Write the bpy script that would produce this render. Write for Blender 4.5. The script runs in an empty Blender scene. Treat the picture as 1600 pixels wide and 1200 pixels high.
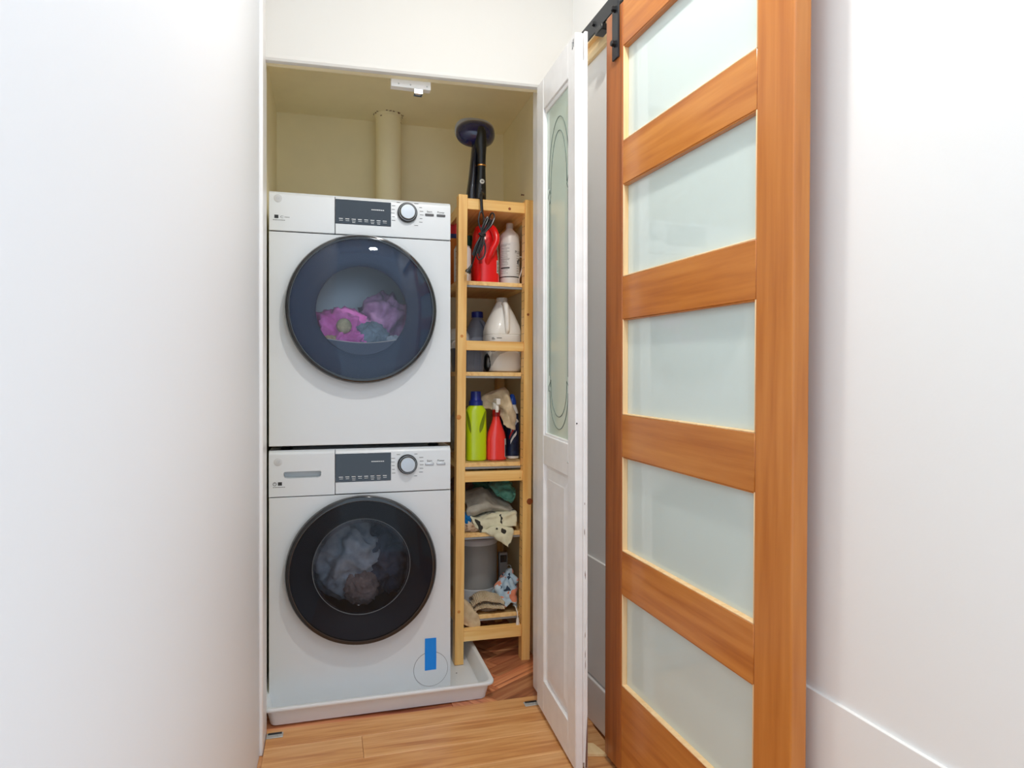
import bpy, bmesh, math, random
from mathutils import Vector, Matrix, noise

# ------------------------------------------------------------------ camera, sky, lamps, exposure
scene = bpy.context.scene
COL = scene.collection
YAW = math.radians(15.5)
cam_data = bpy.data.cameras.new('camera')
cam_data.lens = 23.4
cam_data.sensor_width = 36.0
cam_data.shift_y = -0.00375
cam_data.clip_start = 0.02
cam = bpy.data.objects.new('camera', cam_data)
cam.location = (0, 0, 1.075)
cam.rotation_euler = (math.radians(90), 0, -YAW)
COL.objects.link(cam)
scene.camera = cam

world = bpy.data.worlds.new('world')
scene.world = world
world.use_nodes = True
world.node_tree.nodes['Background'].inputs[0].default_value = (0.70, 0.85, 1.0, 1)
world.node_tree.nodes['Background'].inputs[1].default_value = 1.42


def area_lamp(name, loc, size, power, color=(1, 1, 1)):
    d = bpy.data.lights.new(name, 'AREA')
    d.shape = 'DISK'
    d.size = size
    d.energy = power
    d.color = color
    o = bpy.data.objects.new(name, d)
    o.location = loc
    COL.objects.link(o)
    return o


area_lamp('ceiling_downlight', (0.47, 1.15, 2.66), 0.07, 14.5, (1.0, 0.955, 0.89))
area_lamp('hall_fill_light', (0.42, 0.05, 2.64), 0.16, 7, (0.93, 0.97, 1.0))  # added fill light, unseen, to brighten the walls near the camera

scene.view_settings.view_transform = 'Standard'
scene.view_settings.look = 'None'
scene.view_settings.gamma = 1
scene.view_settings.use_curve_mapping = False
scene.view_settings.exposure = 0.0
scene.cycles.max_bounces = 16
scene.cycles.diffuse_bounces = 10


# ------------------------------------------------------------------ materials
def lin(c):
    return tuple((x / 255 / 12.92) if x / 255 <= 0.04045 else ((x / 255 + 0.055) / 1.055) ** 2.4 for x in c) + (1,)


def mat(name, rgb, rough=0.5, metal=0.0, coat=0.0, spec=0.5, bump=0.0, bscale=60, var=0.0, vscale=8, trans=0.0):
    m = bpy.data.materials.new(name)
    m.use_nodes = True
    nt = m.node_tree
    p = nt.nodes['Principled BSDF']
    p.inputs['Base Color'].default_value = lin(rgb)
    p.inputs['Roughness'].default_value = rough
    p.inputs['Metallic'].default_value = metal
    p.inputs['Coat Weight'].default_value = coat
    p.inputs['Coat Roughness'].default_value = 0.03
    p.inputs['Specular IOR Level'].default_value = spec
    p.inputs['Transmission Weight'].default_value = trans
    tc = nt.nodes.new('ShaderNodeTexCoord')
    if var:
        n = nt.nodes.new('ShaderNodeTexNoise')
        n.inputs['Scale'].default_value = vscale
        n.inputs['Detail'].default_value = 4
        nt.links.new(tc.outputs['Object'], n.inputs['Vector'])
        r = nt.nodes.new('ShaderNodeValToRGB')
        r.color_ramp.elements[0].position = 0.3
        r.color_ramp.elements[1].position = 0.7
        r.color_ramp.elements[0].color = lin([max(0, x * (1 - var)) for x in rgb])
        r.color_ramp.elements[1].color = lin([min(255, x * (1 + var * 0.6)) for x in rgb])
        nt.links.new(n.outputs['Fac'], r.inputs['Fac'])
        nt.links.new(r.outputs['Color'], p.inputs['Base Color'])
    if bump:
        n = nt.nodes.new('ShaderNodeTexNoise')
        n.inputs['Scale'].default_value = bscale
        n.inputs['Detail'].default_value = 5
        nt.links.new(tc.outputs['Object'], n.inputs['Vector'])
        b = nt.nodes.new('ShaderNodeBump')
        b.inputs['Strength'].default_value = bump
        b.inputs['Distance'].default_value = 0.002
        nt.links.new(n.outputs['Fac'], b.inputs['Height'])
        nt.links.new(b.outputs['Normal'], p.inputs['Normal'])
    return m


def wood(name, stops, axis='Z', fine=1.0, rough=0.45, coat=0.0, rand=0.12, dist=1.5, stretch=0.06):
    """grain = noise stretched along one axis, plus ring bands; each piece shifted by its object random"""
    m = bpy.data.materials.new(name)
    m.use_nodes = True
    nt = m.node_tree
    L = nt.links.new
    p = nt.nodes['Principled BSDF']
    p.inputs['Roughness'].default_value = rough
    p.inputs['Coat Weight'].default_value = coat
    p.inputs['Coat Roughness'].default_value = 0.15
    tc = nt.nodes.new('ShaderNodeTexCoord')
    oi = nt.nodes.new('ShaderNodeObjectInfo')
    mp = nt.nodes.new('ShaderNodeMapping')
    s = [1.0, 1.0, 1.0]
    s['XYZ'.index(axis)] = stretch
    mp.inputs['Scale'].default_value = s
    add = nt.nodes.new('ShaderNodeVectorMath')
    add.operation = 'ADD'
    mul = nt.nodes.new('ShaderNodeMath')
    mul.operation = 'MULTIPLY'
    mul.inputs[1].default_value = 37.0
    L(oi.outputs['Random'], mul.inputs[0])
    L(tc.outputs['Object'], mp.inputs['Vector'])
    L(mp.outputs['Vector'], add.inputs[0])
    L(mul.outputs[0], add.inputs[1])
    n1 = nt.nodes.new('ShaderNodeTexNoise')
    n1.inputs['Scale'].default_value = 16 * fine
    n1.inputs['Detail'].default_value = 3
    n1.inputs['Distortion'].default_value = dist
    n2 = nt.nodes.new('ShaderNodeTexNoise')
    n2.inputs['Scale'].default_value = 90 * fine
    n2.inputs['Detail'].default_value = 6
    L(add.outputs[0], n1.inputs['Vector'])
    L(add.outputs[0], n2.inputs['Vector'])
    mx = nt.nodes.new('ShaderNodeMath')
    mx.operation = 'MULTIPLY_ADD'
    mx.inputs[1].default_value = 0.45
    L(n2.outputs['Fac'], mx.inputs[0])
    sc = nt.nodes.new('ShaderNodeMath')
    sc.operation = 'MULTIPLY'
    sc.inputs[1].default_value = 0.6
    L(n1.outputs['Fac'], sc.inputs[0])
    L(sc.outputs[0], mx.inputs[2])
    r = nt.nodes.new('ShaderNodeValToRGB')
    els = r.color_ramp.elements
    els[0].position, els[0].color = 0.36, lin(stops[0])
    els[1].position, els[1].color = 0.68, lin(stops[-1])
    if len(stops) == 3:
        e = els.new(0.5)
        e.color = lin(stops[1])
    L(mx.outputs[0], r.inputs['Fac'])
    hs = nt.nodes.new('ShaderNodeHueSaturation')
    mr = nt.nodes.new('ShaderNodeMapRange')
    mr.inputs['To Min'].default_value = 1 - rand
    mr.inputs['To Max'].default_value = 1 + rand
    L(oi.outputs['Random'], mr.inputs['Value'])
    L(mr.outputs[0], hs.inputs['Value'])
    L(r.outputs['Color'], hs.inputs['Color'])
    L(hs.outputs['Color'], p.inputs['Base Color'])
    b = nt.nodes.new('ShaderNodeBump')
    b.inputs['Strength'].default_value = 0.15
    b.inputs['Distance'].default_value = 0.001
    L(n2.outputs['Fac'], b.inputs['Height'])
    L(b.outputs['Normal'], p.inputs['Normal'])
    return m


def glass_sheet(name, tint, gloss_rough=0.01, ior=1.5, gain=1.0):
    """thin pane: fresnel mix of a tinted see-through layer and a mirror layer"""
    m = bpy.data.materials.new(name)
    m.use_nodes = True
    nt = m.node_tree
    nt.nodes.clear()
    out = nt.nodes.new('ShaderNodeOutputMaterial')
    mix = nt.nodes.new('ShaderNodeMixShader')
    t = nt.nodes.new('ShaderNodeBsdfTransparent')
    t.inputs[0].default_value = tuple(tint) + (1,)
    g = nt.nodes.new('ShaderNodeBsdfGlossy')
    g.inputs['Roughness'].default_value = gloss_rough
    f = nt.nodes.new('ShaderNodeFresnel')
    f.inputs['IOR'].default_value = ior
    k = nt.nodes.new('ShaderNodeMath')
    k.operation = 'MULTIPLY'
    k.inputs[1].default_value = gain
    nt.links.new(f.outputs[0], k.inputs[0])
    nt.links.new(k.outputs[0], mix.inputs[0])
    nt.links.new(t.outputs[0], mix.inputs[1])
    nt.links.new(g.outputs[0], mix.inputs[2])
    nt.links.new(mix.outputs[0], out.inputs[0])
    return m


def cloth(name, rgb, rgb2=None, scale=900, spots=None):
    """woven fabric; spots = (rgb, scale, threshold) printed blotches"""
    m = mat(name, rgb, rough=0.95, spec=0.1)
    nt = m.node_tree
    p = nt.nodes['Principled BSDF']
    p.inputs['Sheen Weight'].default_value = 0.25
    tc = nt.nodes.new('ShaderNodeTexCoord')
    n = nt.nodes.new('ShaderNodeTexNoise')
    n.inputs['Scale'].default_value = scale
    n.inputs['Detail'].default_value = 2
    nt.links.new(tc.outputs['Object'], n.inputs['Vector'])
    b = nt.nodes.new('ShaderNodeBump')
    b.inputs['Strength'].default_value = 0.5
    b.inputs['Distance'].default_value = 0.001
    nt.links.new(n.outputs['Fac'], b.inputs['Height'])
    nt.links.new(b.outputs['Normal'], p.inputs['Normal'])
    n2 = nt.nodes.new('ShaderNodeTexNoise')
    n2.inputs['Scale'].default_value = 25
    n2.inputs['Detail'].default_value = 6
    nt.links.new(tc.outputs['Object'], n2.inputs['Vector'])
    r = nt.nodes.new('ShaderNodeValToRGB')
    r.color_ramp.elements[0].position = 0.35
    r.color_ramp.elements[1].position = 0.65
    r.color_ramp.elements[0].color = lin(rgb2 or [x * 0.86 for x in rgb])
    r.color_ramp.elements[1].color = lin(rgb)
    nt.links.new(n2.outputs['Fac'], r.inputs['Fac'])
    last = r.outputs['Color']
    for (c, s, th) in (spots or []):
        v = nt.nodes.new('ShaderNodeTexNoise')
        v.inputs['Scale'].default_value = s
        v.inputs['Detail'].default_value = 1
        v.inputs['Distortion'].default_value = 0.6
        nt.links.new(tc.outputs['Object'], v.inputs['Vector'])
        rr = nt.nodes.new('ShaderNodeValToRGB')
        rr.color_ramp.elements[0].position = th
        rr.color_ramp.elements[1].position = th + 0.015
        rr.color_ramp.elements[0].color = (0, 0, 0, 1)
        rr.color_ramp.elements[1].color = (1, 1, 1, 1)
        nt.links.new(v.outputs['Fac'], rr.inputs['Fac'])
        mx = nt.nodes.new('ShaderNodeMix')
        mx.data_type = 'RGBA'
        nt.links.new(rr.outputs['Color'], mx.inputs[0])
        nt.links.new(last, mx.inputs[6])
        mx.inputs[7].default_value = lin(c)
        last = mx.outputs[2]
    nt.links.new(last, p.inputs['Base Color'])
    return m


M = dict(
    wall=mat('white_wall_paint', (238, 238, 236), rough=0.75, bump=0.05, bscale=180),
    wall_left=mat('white_wall_cool_light_tint', (232, 237, 243), rough=0.6, bump=0.05, bscale=180),  # white wall with the bluish cast of the light put into its colour
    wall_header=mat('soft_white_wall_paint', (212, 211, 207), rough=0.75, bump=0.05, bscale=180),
    trim=mat('white_gloss_trim', (240, 240, 240), rough=0.3, bump=0.06, bscale=40),
    cream=mat('cream_closet_paint', (243, 234, 200), rough=0.8, bump=0.12, bscale=60, var=0.04, vscale=2.5),
    doorwhite=mat('white_door_paint', (240, 240, 240), rough=0.32, bump=0.08, bscale=50, var=0.02, vscale=20),
    chip=mat('bare_wood_chip', (120, 85, 70), rough=0.8),
    frost=mat('frosted_green_glass', (204, 222, 211), rough=0.35, coat=0.6, spec=0.6),
    etch=mat('etched_grey_line', (96, 112, 106), rough=0.4, metal=0.3),
    oak=wood('oak_floor', [(184, 120, 66), (210, 152, 94), (226, 176, 120)], 'X', 1.15, 0.35, 0.15, 0.07),
    parquet=wood('old_parquet', [(136, 76, 54), (196, 122, 84), (226, 164, 116)], 'X', 1.0, 0.4, 0.2, 0.32),
    pine=wood('shelf_pine', [(232, 176, 98), (248, 200, 122), (255, 216, 146)], 'Z', 0.9, 0.45, 0.1, 0.05),
    pine_x=wood('shelf_pine_across', [(226, 168, 92), (246, 198, 120), (255, 216, 146)], 'X', 0.9, 0.45, 0.1, 0.05),
    pine_y=wood('shelf_pine_deep', [(220, 168, 104), (242, 202, 134), (252, 218, 158)], 'Y', 0.9, 0.5, 0.0, 0.08),
    knot=mat('pine_knot', (150, 78, 32), rough=0.5),
    knot_light=mat('pale_pine_knot', (218, 146, 70), rough=0.5),
    backing=wood('backing_pine', [(222, 184, 128), (236, 204, 150), (244, 218, 170)], 'Y', 0.9, 0.55, 0, 0.05),
    fir_z=wood('fir_stile', [(178, 102, 36), (192, 116, 46), (204, 130, 58)], 'Z', 0.7, 0.32, 0.25, 0.04),
    fir_dark=wood('fir_stile_shade_tone', [(136, 70, 26), (160, 90, 38), (180, 106, 48)], 'Z', 0.8, 0.32, 0.25, 0.03),  # fir darkened in colour for the folding door's shade on the far stile
    fir_y=wood('fir_rail', [(170, 94, 30), (192, 116, 44), (208, 136, 62)], 'Y', 0.7, 0.32, 0.25, 0.05),
    bead=wood('pale_pine_bead', [(232, 190, 132), (240, 204, 152), (246, 216, 170)], 'Z', 1.0, 0.5, 0, 0.04),
    pane=mat('white_backed_glass', (208, 223, 220), rough=0.6, coat=0.9, spec=0.5),
    black=mat('black_iron', (44, 47, 52), rough=0.35, metal=0.4),
    blackplastic=mat('black_plastic', (22, 23, 25), rough=0.32),
    appliance=mat('white_enamel', (217, 222, 226), rough=0.3, coat=0.1),
    appliance_seam=mat('dark_gap', (40, 42, 44), rough=0.8),
    recess=mat('white_recess', (205, 212, 216), rough=0.4),
    display=mat('black_display_glass', (30, 37, 46), rough=0.15, coat=0.5),
    print_white=mat('white_print', (225, 228, 230), rough=0.6),
    print_grey=mat('grey_print', (90, 92, 95), rough=0.6),
    print_dark=mat('dark_print', (40, 41, 43), rough=0.6),
    emblem=mat('pale_grey_emblem', (202, 204, 206), rough=0.4),
    rim=mat('gloss_black_rim', (14, 16, 20), rough=0.08, coat=0.6),
    slate=mat('slate_blue_plastic', (66, 84, 112), rough=0.6),
    ink=mat('ink_black_plastic', (24, 29, 40), rough=0.6),
    dryer_glass=glass_sheet('dryer_door_glass', (0.92, 0.94, 0.97), 0.015, 1.5, 1.0),
    washer_glass=glass_sheet('washer_door_glass', (0.66, 0.69, 0.74), 0.015, 1.5, 0.45),
    bowl=glass_sheet('washer_bowl_glass', (0.88, 0.90, 0.94), 0.05, 1.25, 0.35),
    steel=mat('drum_steel', (150, 156, 162), rough=0.35, metal=0.8),
    silver=mat('brushed_silver', (190, 193, 196), rough=0.32, metal=0.85),
    chrome=mat('chrome', (210, 212, 214), rough=0.15, metal=1.0),
    zinc=mat('zinc_plate', (196, 200, 198), rough=0.4, metal=0.4),
    greymetal=mat('grey_metal_strip', (150, 154, 158), rough=0.5, metal=0.3),
    tape=mat('blue_tape', (6, 136, 232), rough=0.6),
    tray=mat('white_plastic_tray', (226, 231, 234), rough=0.35),
    navy_gloss=mat('navy_gloss', (12, 22, 80), rough=0.12, coat=0.8),
    navy=mat('navy_plastic', (20, 40, 130), rough=0.35),
    navy_dark=mat('dark_navy_plastic', (18, 22, 44), rough=0.25, coat=0.4),
    gold=mat('copper_gold', (224, 160, 90), rough=0.25, metal=0.9),
    red=mat('red_plastic', (242, 20, 28), rough=0.3, coat=0.3),
    red_clear=mat('clear_red_liquid', (248, 62, 58), rough=0.18, coat=0.6),
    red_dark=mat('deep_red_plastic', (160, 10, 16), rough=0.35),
    pinkcap=mat('pale_pink_cap', (206, 168, 164), rough=0.4),
    whiteplastic=mat('white_plastic', (236, 235, 230), rough=0.35, coat=0.2),
    greycap=mat('grey_white_cap', (196, 196, 192), rough=0.4),
    labelgrey=mat('pale_grey_label', (190, 190, 186), rough=0.5),
    labelgreen=mat('mottled_label', (150, 150, 128), rough=0.5, var=0.4, vscale=160),
    labelwhite=mat('white_label', (232, 234, 232), rough=0.5),
    greyjug=mat('grey_jug_plastic', (122, 126, 140), rough=0.4),
    green=mat('dark_green_plastic', (12, 92, 68), rough=0.4),
    lime=mat('lime_plastic', (196, 226, 10), rough=0.28, coat=0.4),
    lime_dark=mat('lime_groove', (118, 140, 14), rough=0.4),
    bluebright=mat('bright_blue_plastic', (30, 96, 220), rough=0.25, coat=0.4),
    labelnavy=mat('navy_label', (20, 34, 66), rough=0.4, var=0.3, vscale=60),
    bin=mat('dark_grey_bin', (92, 100, 116), rough=0.4),
    greybin=mat('grey_canister', (140, 141, 140), rough=0.45),
    palegrey=mat('pale_grey_plastic', (190, 194, 200), rough=0.4),
    orange=mat('orange_card', (206, 122, 24), rough=0.6),
    redcard=mat('red_card', (196, 24, 30), rough=0.6),
    bluecard=mat('blue_card', (20, 52, 110), rough=0.6),
    can=mat('printed_white_can', (232, 233, 232), rough=0.45),
    wool=mat('wool_ball', (196, 190, 160), rough=1.0, spec=0.05, bump=1.0, bscale=220, var=0.1, vscale=60),
    pink=cloth('orchid_pink_towel', (240, 140, 222), (214, 108, 192)),
    mauve=cloth('mauve_towel', (196, 158, 200), (166, 124, 170)),
    coral=cloth('coral_cloth', (244, 164, 150)),
    bluegrey=cloth('blue_grey_cloth', (138, 160, 180), (112, 132, 150)),
    paleblue=cloth('pale_blue_cloth', (200, 216, 232)),
    cream_cloth=cloth('cream_cloth', (226, 206, 172)),
    washgrey=cloth('pale_grey_wash', (220, 224, 226), (180, 188, 192)),
    washtan=cloth('tan_wash', (184, 160, 150), (150, 128, 118)),
    washslate=cloth('slate_wash', (110, 116, 130), (80, 86, 100)),
    beige=cloth('beige_rag', (222, 204, 172), (190, 172, 140)),
    greige=cloth('greige_towel', (176, 172, 160), (146, 142, 130)),
    khaki=cloth('brown_grey_towel', (172, 154, 134), (140, 122, 104)),
    sage=cloth('sage_print_cloth', (228, 226, 198), (208, 206, 178), 900, [((58, 56, 50), 24, 0.635)]),
    teal=cloth('teal_towel', (124, 190, 172), (76, 140, 122)),
    darkgreen=cloth('dark_green_cloth', (72, 112, 88), (50, 78, 62)),
    brown=cloth('dark_brown_cloth', (104, 68, 54)),
    stripe=cloth('white_tan_cloth', (224, 208, 186), (190, 160, 130), 900, [((214, 196, 184), 30, 0.6)]),
    floral=cloth('orange_blue_print', (206, 222, 232), (160, 190, 210), 900, [((222, 140, 110), 26, 0.56), ((52, 70, 92), 34, 0.64)]),
    towel=cloth('beige_terry', (218, 198, 164), (190, 168, 132), 500),
    towel_rib=cloth('ribbed_beige_terry', (218, 198, 164), (196, 174, 138), 500),
    bluecloth=cloth('bright_blue_cloth', (10, 110, 180)),
)


def add_ribs(m, axis_scale):
    nt = m.node_tree
    tc = nt.nodes.new('ShaderNodeTexCoord')
    w = nt.nodes.new('ShaderNodeTexWave')
    w.inputs['Scale'].default_value = axis_scale
    w.inputs['Distortion'].default_value = 0.6
    nt.links.new(tc.outputs['Object'], w.inputs['Vector'])
    b = nt.nodes.new('ShaderNodeBump')
    b.inputs['Strength'].default_value = 0.9
    b.inputs['Distance'].default_value = 0.003
    nt.links.new(w.outputs['Fac'], b.inputs['Height'])
    nt.links.new(b.outputs['Normal'], nt.nodes['Principled BSDF'].inputs['Normal'])


add_ribs(M['towel_rib'], 55)


# ------------------------------------------------------------------ mesh helpers
class MB:
    def __init__(s):
        s.v, s.f = [], []

    def add(s, vs, fs, mtx=None):
        b = len(s.v)
        s.v += [tuple(mtx @ Vector(p)) if mtx else tuple(p) for p in vs]
        s.f += [tuple(b + i for i in f) for f in fs]
        return s

    def box(s, x0, x1, y0, y1, z0, z1, mtx=None):
        vs = [(x, y, z) for x in (x0, x1) for y in (y0, y1) for z in (z0, z1)]
        return s.add(vs, [(0, 1, 3, 2), (4, 6, 7, 5), (0, 4, 5, 1), (2, 3, 7, 6), (0, 2, 6, 4), (1, 5, 7, 3)], mtx)

    def rings(s, rings, cap0=True, cap1=True, closed=True, mtx=None):
        n = len(rings[0])
        vs = [p for r in rings for p in r]
        fs = []
        for i in range(len(rings) - 1):
            for j in range(n if closed else n - 1):
                k = (j + 1) % n
                fs.append((i * n + j, i * n + k, (i + 1) * n + k, (i + 1) * n + j))
        if cap0:
            fs.append(tuple(reversed(range(n))))
        if cap1:
            b = (len(rings) - 1) * n
            fs.append(tuple(b + j for j in range(n)))
        return s.add(vs, fs, mtx)

    def lathe(s, prof, n=32, cap0=True, cap1=True, mtx=None):
        """profile [(radius, height)] about local Z"""
        return s.rings([[(r * math.cos(2 * math.pi * j / n), r * math.sin(2 * math.pi * j / n), z) for j in range(n)] for r, z in prof], cap0, cap1, True, mtx)

    def tube(s, pts, r, n=8, close=False):
        P = [Vector(p) for p in pts]
        R = r if isinstance(r, (list, tuple)) else [r] * len(P)
        rings, up = [], Vector((0.3, 0.2, 0.93)).normalized()
        for i, p in enumerate(P):
            a = P[i - 1] if (i > 0 or close) else P[i]
            b = P[(i + 1) % len(P)] if (i < len(P) - 1 or close) else P[i]
            t = (b - a).normalized()
            side = t.cross(up)
            if side.length < 1e-3:
                side = t.cross(Vector((1, 0, 0)))
            side.normalize()
            up2 = side.cross(t).normalized()
            up = up2
            rings.append([tuple(p + R[i] * (math.cos(2 * math.pi * j / n) * side + math.sin(2 * math.pi * j / n) * up2)) for j in range(n)])
        if close:
            rings.append(rings[0])
        return s.rings(rings, not close, not close)

    def build(s, name, m, parent=None, bevel=0.0, segs=2, smooth=True, angle=35, solid=0.0, sub=0, label=None):
        me = bpy.data.meshes.new(name)
        me.from_pydata(s.v, [], s.f)
        bm = bmesh.new()
        bm.from_mesh(me)
        bmesh.ops.recalc_face_normals(bm, faces=bm.faces)
        bm.to_mesh(me)
        bm.free()
        me.materials.append(m)
        if smooth:
            me.shade_smooth()
            me.set_sharp_from_angle(angle=math.radians(angle))
        o = bpy.data.objects.new(name, me)
        COL.objects.link(o)
        if solid:
            k = o.modifiers.new('thickness', 'SOLIDIFY')
            k.thickness = solid
            k.offset = -1 if solid > 0 else 1
        if bevel:
            k = o.modifiers.new('bevel', 'BEVEL')
            k.width = bevel
            k.segments = segs
            k.limit_method = 'ANGLE'
            k.harden_normals = False
        if sub:
            k = o.modifiers.new('sub', 'SUBSURF')
            k.levels = k.render_levels = sub
        if parent:
            o.parent = parent
        if label:
            o['label'] = label
        return o


def tag(o, label, cat, group=None, kind=None):
    o['label'] = label
    if cat:
        o['category'] = cat
    if group:
        o['group'] = group
    if kind:
        o['kind'] = kind
    return o


def thing(name, label, cat, loc=(0, 0, 0), rot=(0, 0, 0), group=None):
    o = bpy.data.objects.new(name, None)
    o.empty_display_size = 0.05
    o.location = loc
    o.rotation_euler = rot
    COL.objects.link(o)
    return tag(o, label, cat, group)


def struct(o, label, cat):
    return tag(o, label, cat, None, 'structure')


def superellipse(hx, hy, p, cx, cy, z, n=40):
    out = []
    for j in range(n):
        a = 2 * math.pi * j / n
        c, s = math.cos(a), math.sin(a)
        out.append((cx + hx * math.copysign(abs(c) ** (2 / p), c), cy + hy * math.copysign(abs(s) ** (2 / p), s), z))
    return out


def loft(secs, n=40):
    """secs: (z, hx, hy[, power[, cx, cy]])"""
    mb = MB()
    mb.rings([superellipse(q[1], q[2], q[3] if len(q) > 3 else 2, q[4] if len(q) > 4 else 0, q[5] if len(q) > 5 else 0, q[0], n) for q in secs])
    return mb


def surf(secs, ang, z, off):
    """point on the lofted surface at angle ang (0 = +x, -90 deg = towards the room) and height z"""
    for a, b in zip(secs, secs[1:]):
        if a[0] <= z <= b[0] and b[0] > a[0]:
            t = (z - a[0]) / (b[0] - a[0])
            g = lambda q, i, d: q[i] if len(q) > i else d
            hx, hy = [g(a, i, 0) + t * (g(b, i, 0) - g(a, i, 0)) for i in (1, 2)]
            p = g(a, 3, 2)
            cx, cy = [g(a, i, 0) + t * (g(b, i, 0) - g(a, i, 0)) for i in (4, 5)]
            c, s = math.cos(ang), math.sin(ang)
            return (cx + (hx + off) * math.copysign(abs(c) ** (2 / p), c), cy + (hy + off) * math.copysign(abs(s) ** (2 / p), s), z)
    return (0, 0, z)


def patch(mb, secs, a0, a1, z0, z1, off=0.0008, na=10, nz=4):
    rows = [[surf(secs, math.radians(a0 + (a1 - a0) * i / na), z0 + (z1 - z0) * k / nz, off) for i in range(na + 1)] for k in range(nz + 1)]
    mb.rings(rows, False, False, False)
    return mb


def text_mesh(s, size, fn, name, m, parent=None, align='CENTER'):
    cu = bpy.data.curves.new('text_source', 'FONT')
    cu.body = s
    cu.size = size
    cu.align_x = align
    cu.resolution_u = 3
    o = bpy.data.objects.new('text_source', cu)
    me = bpy.data.meshes.new_from_object(o)
    bpy.data.objects.remove(o)
    mb = MB()
    mb.v = [tuple(fn(v.co.x, v.co.y)) for v in me.vertices]
    mb.f = [tuple(p.vertices) for p in me.polygons]
    bpy.data.meshes.remove(me)
    return mb.build(name, m, parent, smooth=False)


def cr(p0, p1, p2, p3, t):
    return 0.5 * ((2 * p1) + (-p0 + p2) * t + (2 * p0 - 5 * p1 + 4 * p2 - p3) * t * t + (-p0 + 3 * p1 - 3 * p2 + p3) * t ** 3)


def cr_line(P, k):
    P = [Vector(p) for p in P]
    Q = [2 * P[0] - P[1]] + P + [2 * P[-1] - P[-2]]
    out = []
    for i in range(len(P) - 1):
        for j in range(k):
            out.append(cr(Q[i], Q[i + 1], Q[i + 2], Q[i + 3], j / k))
    out.append(P[-1])
    return out


def sheet(name, rows, m, parent=None, k=8, thick=0.003, wr=0.004, fr=30, seed=0, label=None):
    """cloth through a grid of control points, with wrinkles"""
    R = [cr_line(r, k) for r in rows]
    cols = [cr_line([R[i][j] for i in range(len(R))], k) for j in range(len(R[0]))]
    nr, nc = len(cols[0]), len(cols)
    g = [[cols[j][i] for j in range(nc)] for i in range(nr)]
    out = []
    for i in range(nr):
        row = []
        for j in range(nc):
            du = g[i][min(j + 1, nc - 1)] - g[i][max(j - 1, 0)]
            dv = g[min(i + 1, nr - 1)][j] - g[max(i - 1, 0)][j]
            n = du.cross(dv)
            n = n.normalized() if n.length > 1e-9 else Vector((0, -1, 0))
            q = g[i][j] * fr + Vector((seed * 3.1, seed * 1.7, seed))
            d = (1 - 2 * abs(noise.noise(q))) * wr + noise.noise(q * 2.3) * wr * 0.25
            row.append(tuple(g[i][j] + n * d))
        out.append(row)
    mb = MB()
    mb.rings(out, False, False, False)
    return mb.build(name, m, parent, solid=thick, angle=80, label=label)


def crumple(name, c, size, m, seed=0, amp=0.35, fr=1.6, sub=5, parent=None, flat=None):
    """a bundle of cloth: a ball folded by ridged noise, flattened where it rests"""
    bm = bmesh.new()
    bmesh.ops.create_icosphere(bm, subdivisions=sub, radius=1)
    o3 = Vector((seed * 7.3, seed * 2.9, seed * 5.1))
    for v in bm.verts:
        p = v.co.normalized()
        q = p * fr + o3
        w = Vector((noise.noise(q * 0.8), noise.noise(q * 0.8 + Vector((9, 0, 0))), noise.noise(q * 0.8 + Vector((0, 9, 0)))))
        q2 = q + w * 0.9
        a = 1 - 2.2 * abs(noise.noise(q2))
        b = 1 - 2.2 * abs(noise.noise(q2 * 2.3))
        r = 1 + amp * (0.7 * a + 0.35 * b - 0.4)
        v.co = Vector((p.x * size[0] * r + c[0], p.y * size[1] * r + c[1], p.z * size[2] * r + c[2]))
        if flat is not None and v.co.z < flat:
            v.co.z = flat + (v.co.z - flat) * 0.04
    me = bpy.data.meshes.new(name)
    bm.to_mesh(me)
    bm.free()
    me.materials.append(m)
    me.shade_smooth()
    o = bpy.data.objects.new(name, me)
    COL.objects.link(o)
    if parent:
        o.parent = parent
    return o


def shift(mb, d):
    mb.v = [(a + d[0], b + d[1], c + d[2]) for a, b, c in mb.v]
    return mb


TO_FRONT = Matrix.Rotation(math.radians(90), 4, 'X')     # local +Z of a lathe turned to -Y (out of a front panel)


def disc_holder(mb, hole, rect, y0, y1, cz, n=64):
    """plate between rect (x0,x1,z0,z1) and a round hole at (0,cz), from y0 (front) to y1 (back)"""
    x0, x1, z0, z1 = rect
    inner, outer = [], []
    corner = sorted([math.atan2(z - cz, x) % (2 * math.pi) for x in (x0, x1) for z in (z0, z1)])
    angs = [2 * math.pi * j / n for j in range(n)]
    for ca in corner:
        k = min(range(n), key=lambda q: abs((angs[q] - ca + math.pi) % (2 * math.pi) - math.pi))
        angs[k] = ca
    for a in angs:
        c, s = math.cos(a), math.sin(a)
        inner.append((hole * c, cz + hole * s))
        t = min((x1 / c) if c > 1e-9 else (x0 / c) if c < -1e-9 else 9e9, ((z1 - cz) / s) if s > 1e-9 else ((z0 - cz) / s) if s < -1e-9 else 9e9)
        outer.append((t * c, cz + t * s))
    R = [[(x, y1, z) for x, z in inner], [(x, y0, z) for x, z in inner], [(x, y0, z) for x, z in outer], [(x, y1, z) for x, z in outer]]
    R.append(R[0])
    mb.rings(R, False, False)
    return mb


# ------------------------------------------------------------------ the room
YF = 2.13          # face of the wall that holds the closet opening
TH = 0.0445        # the right wall and its sliding door run slightly off square
ST, CT = math.sin(TH), math.cos(TH)
DOOR = Matrix(((CT, ST, 0, 0.7574), (ST, -CT, 0, 1.75), (0, 0, 1, 0), (0, 0, 0, 1)))   # (n into wall, v to room, z)


def dw(v, n, z):
    return tuple(DOOR @ Vector((n, v, z)))


def dbox(mb, v0, v1, n0, n1, z0, z1):
    return mb.box(n0, n1, v0, v1, z0, z1, DOOR)


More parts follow.
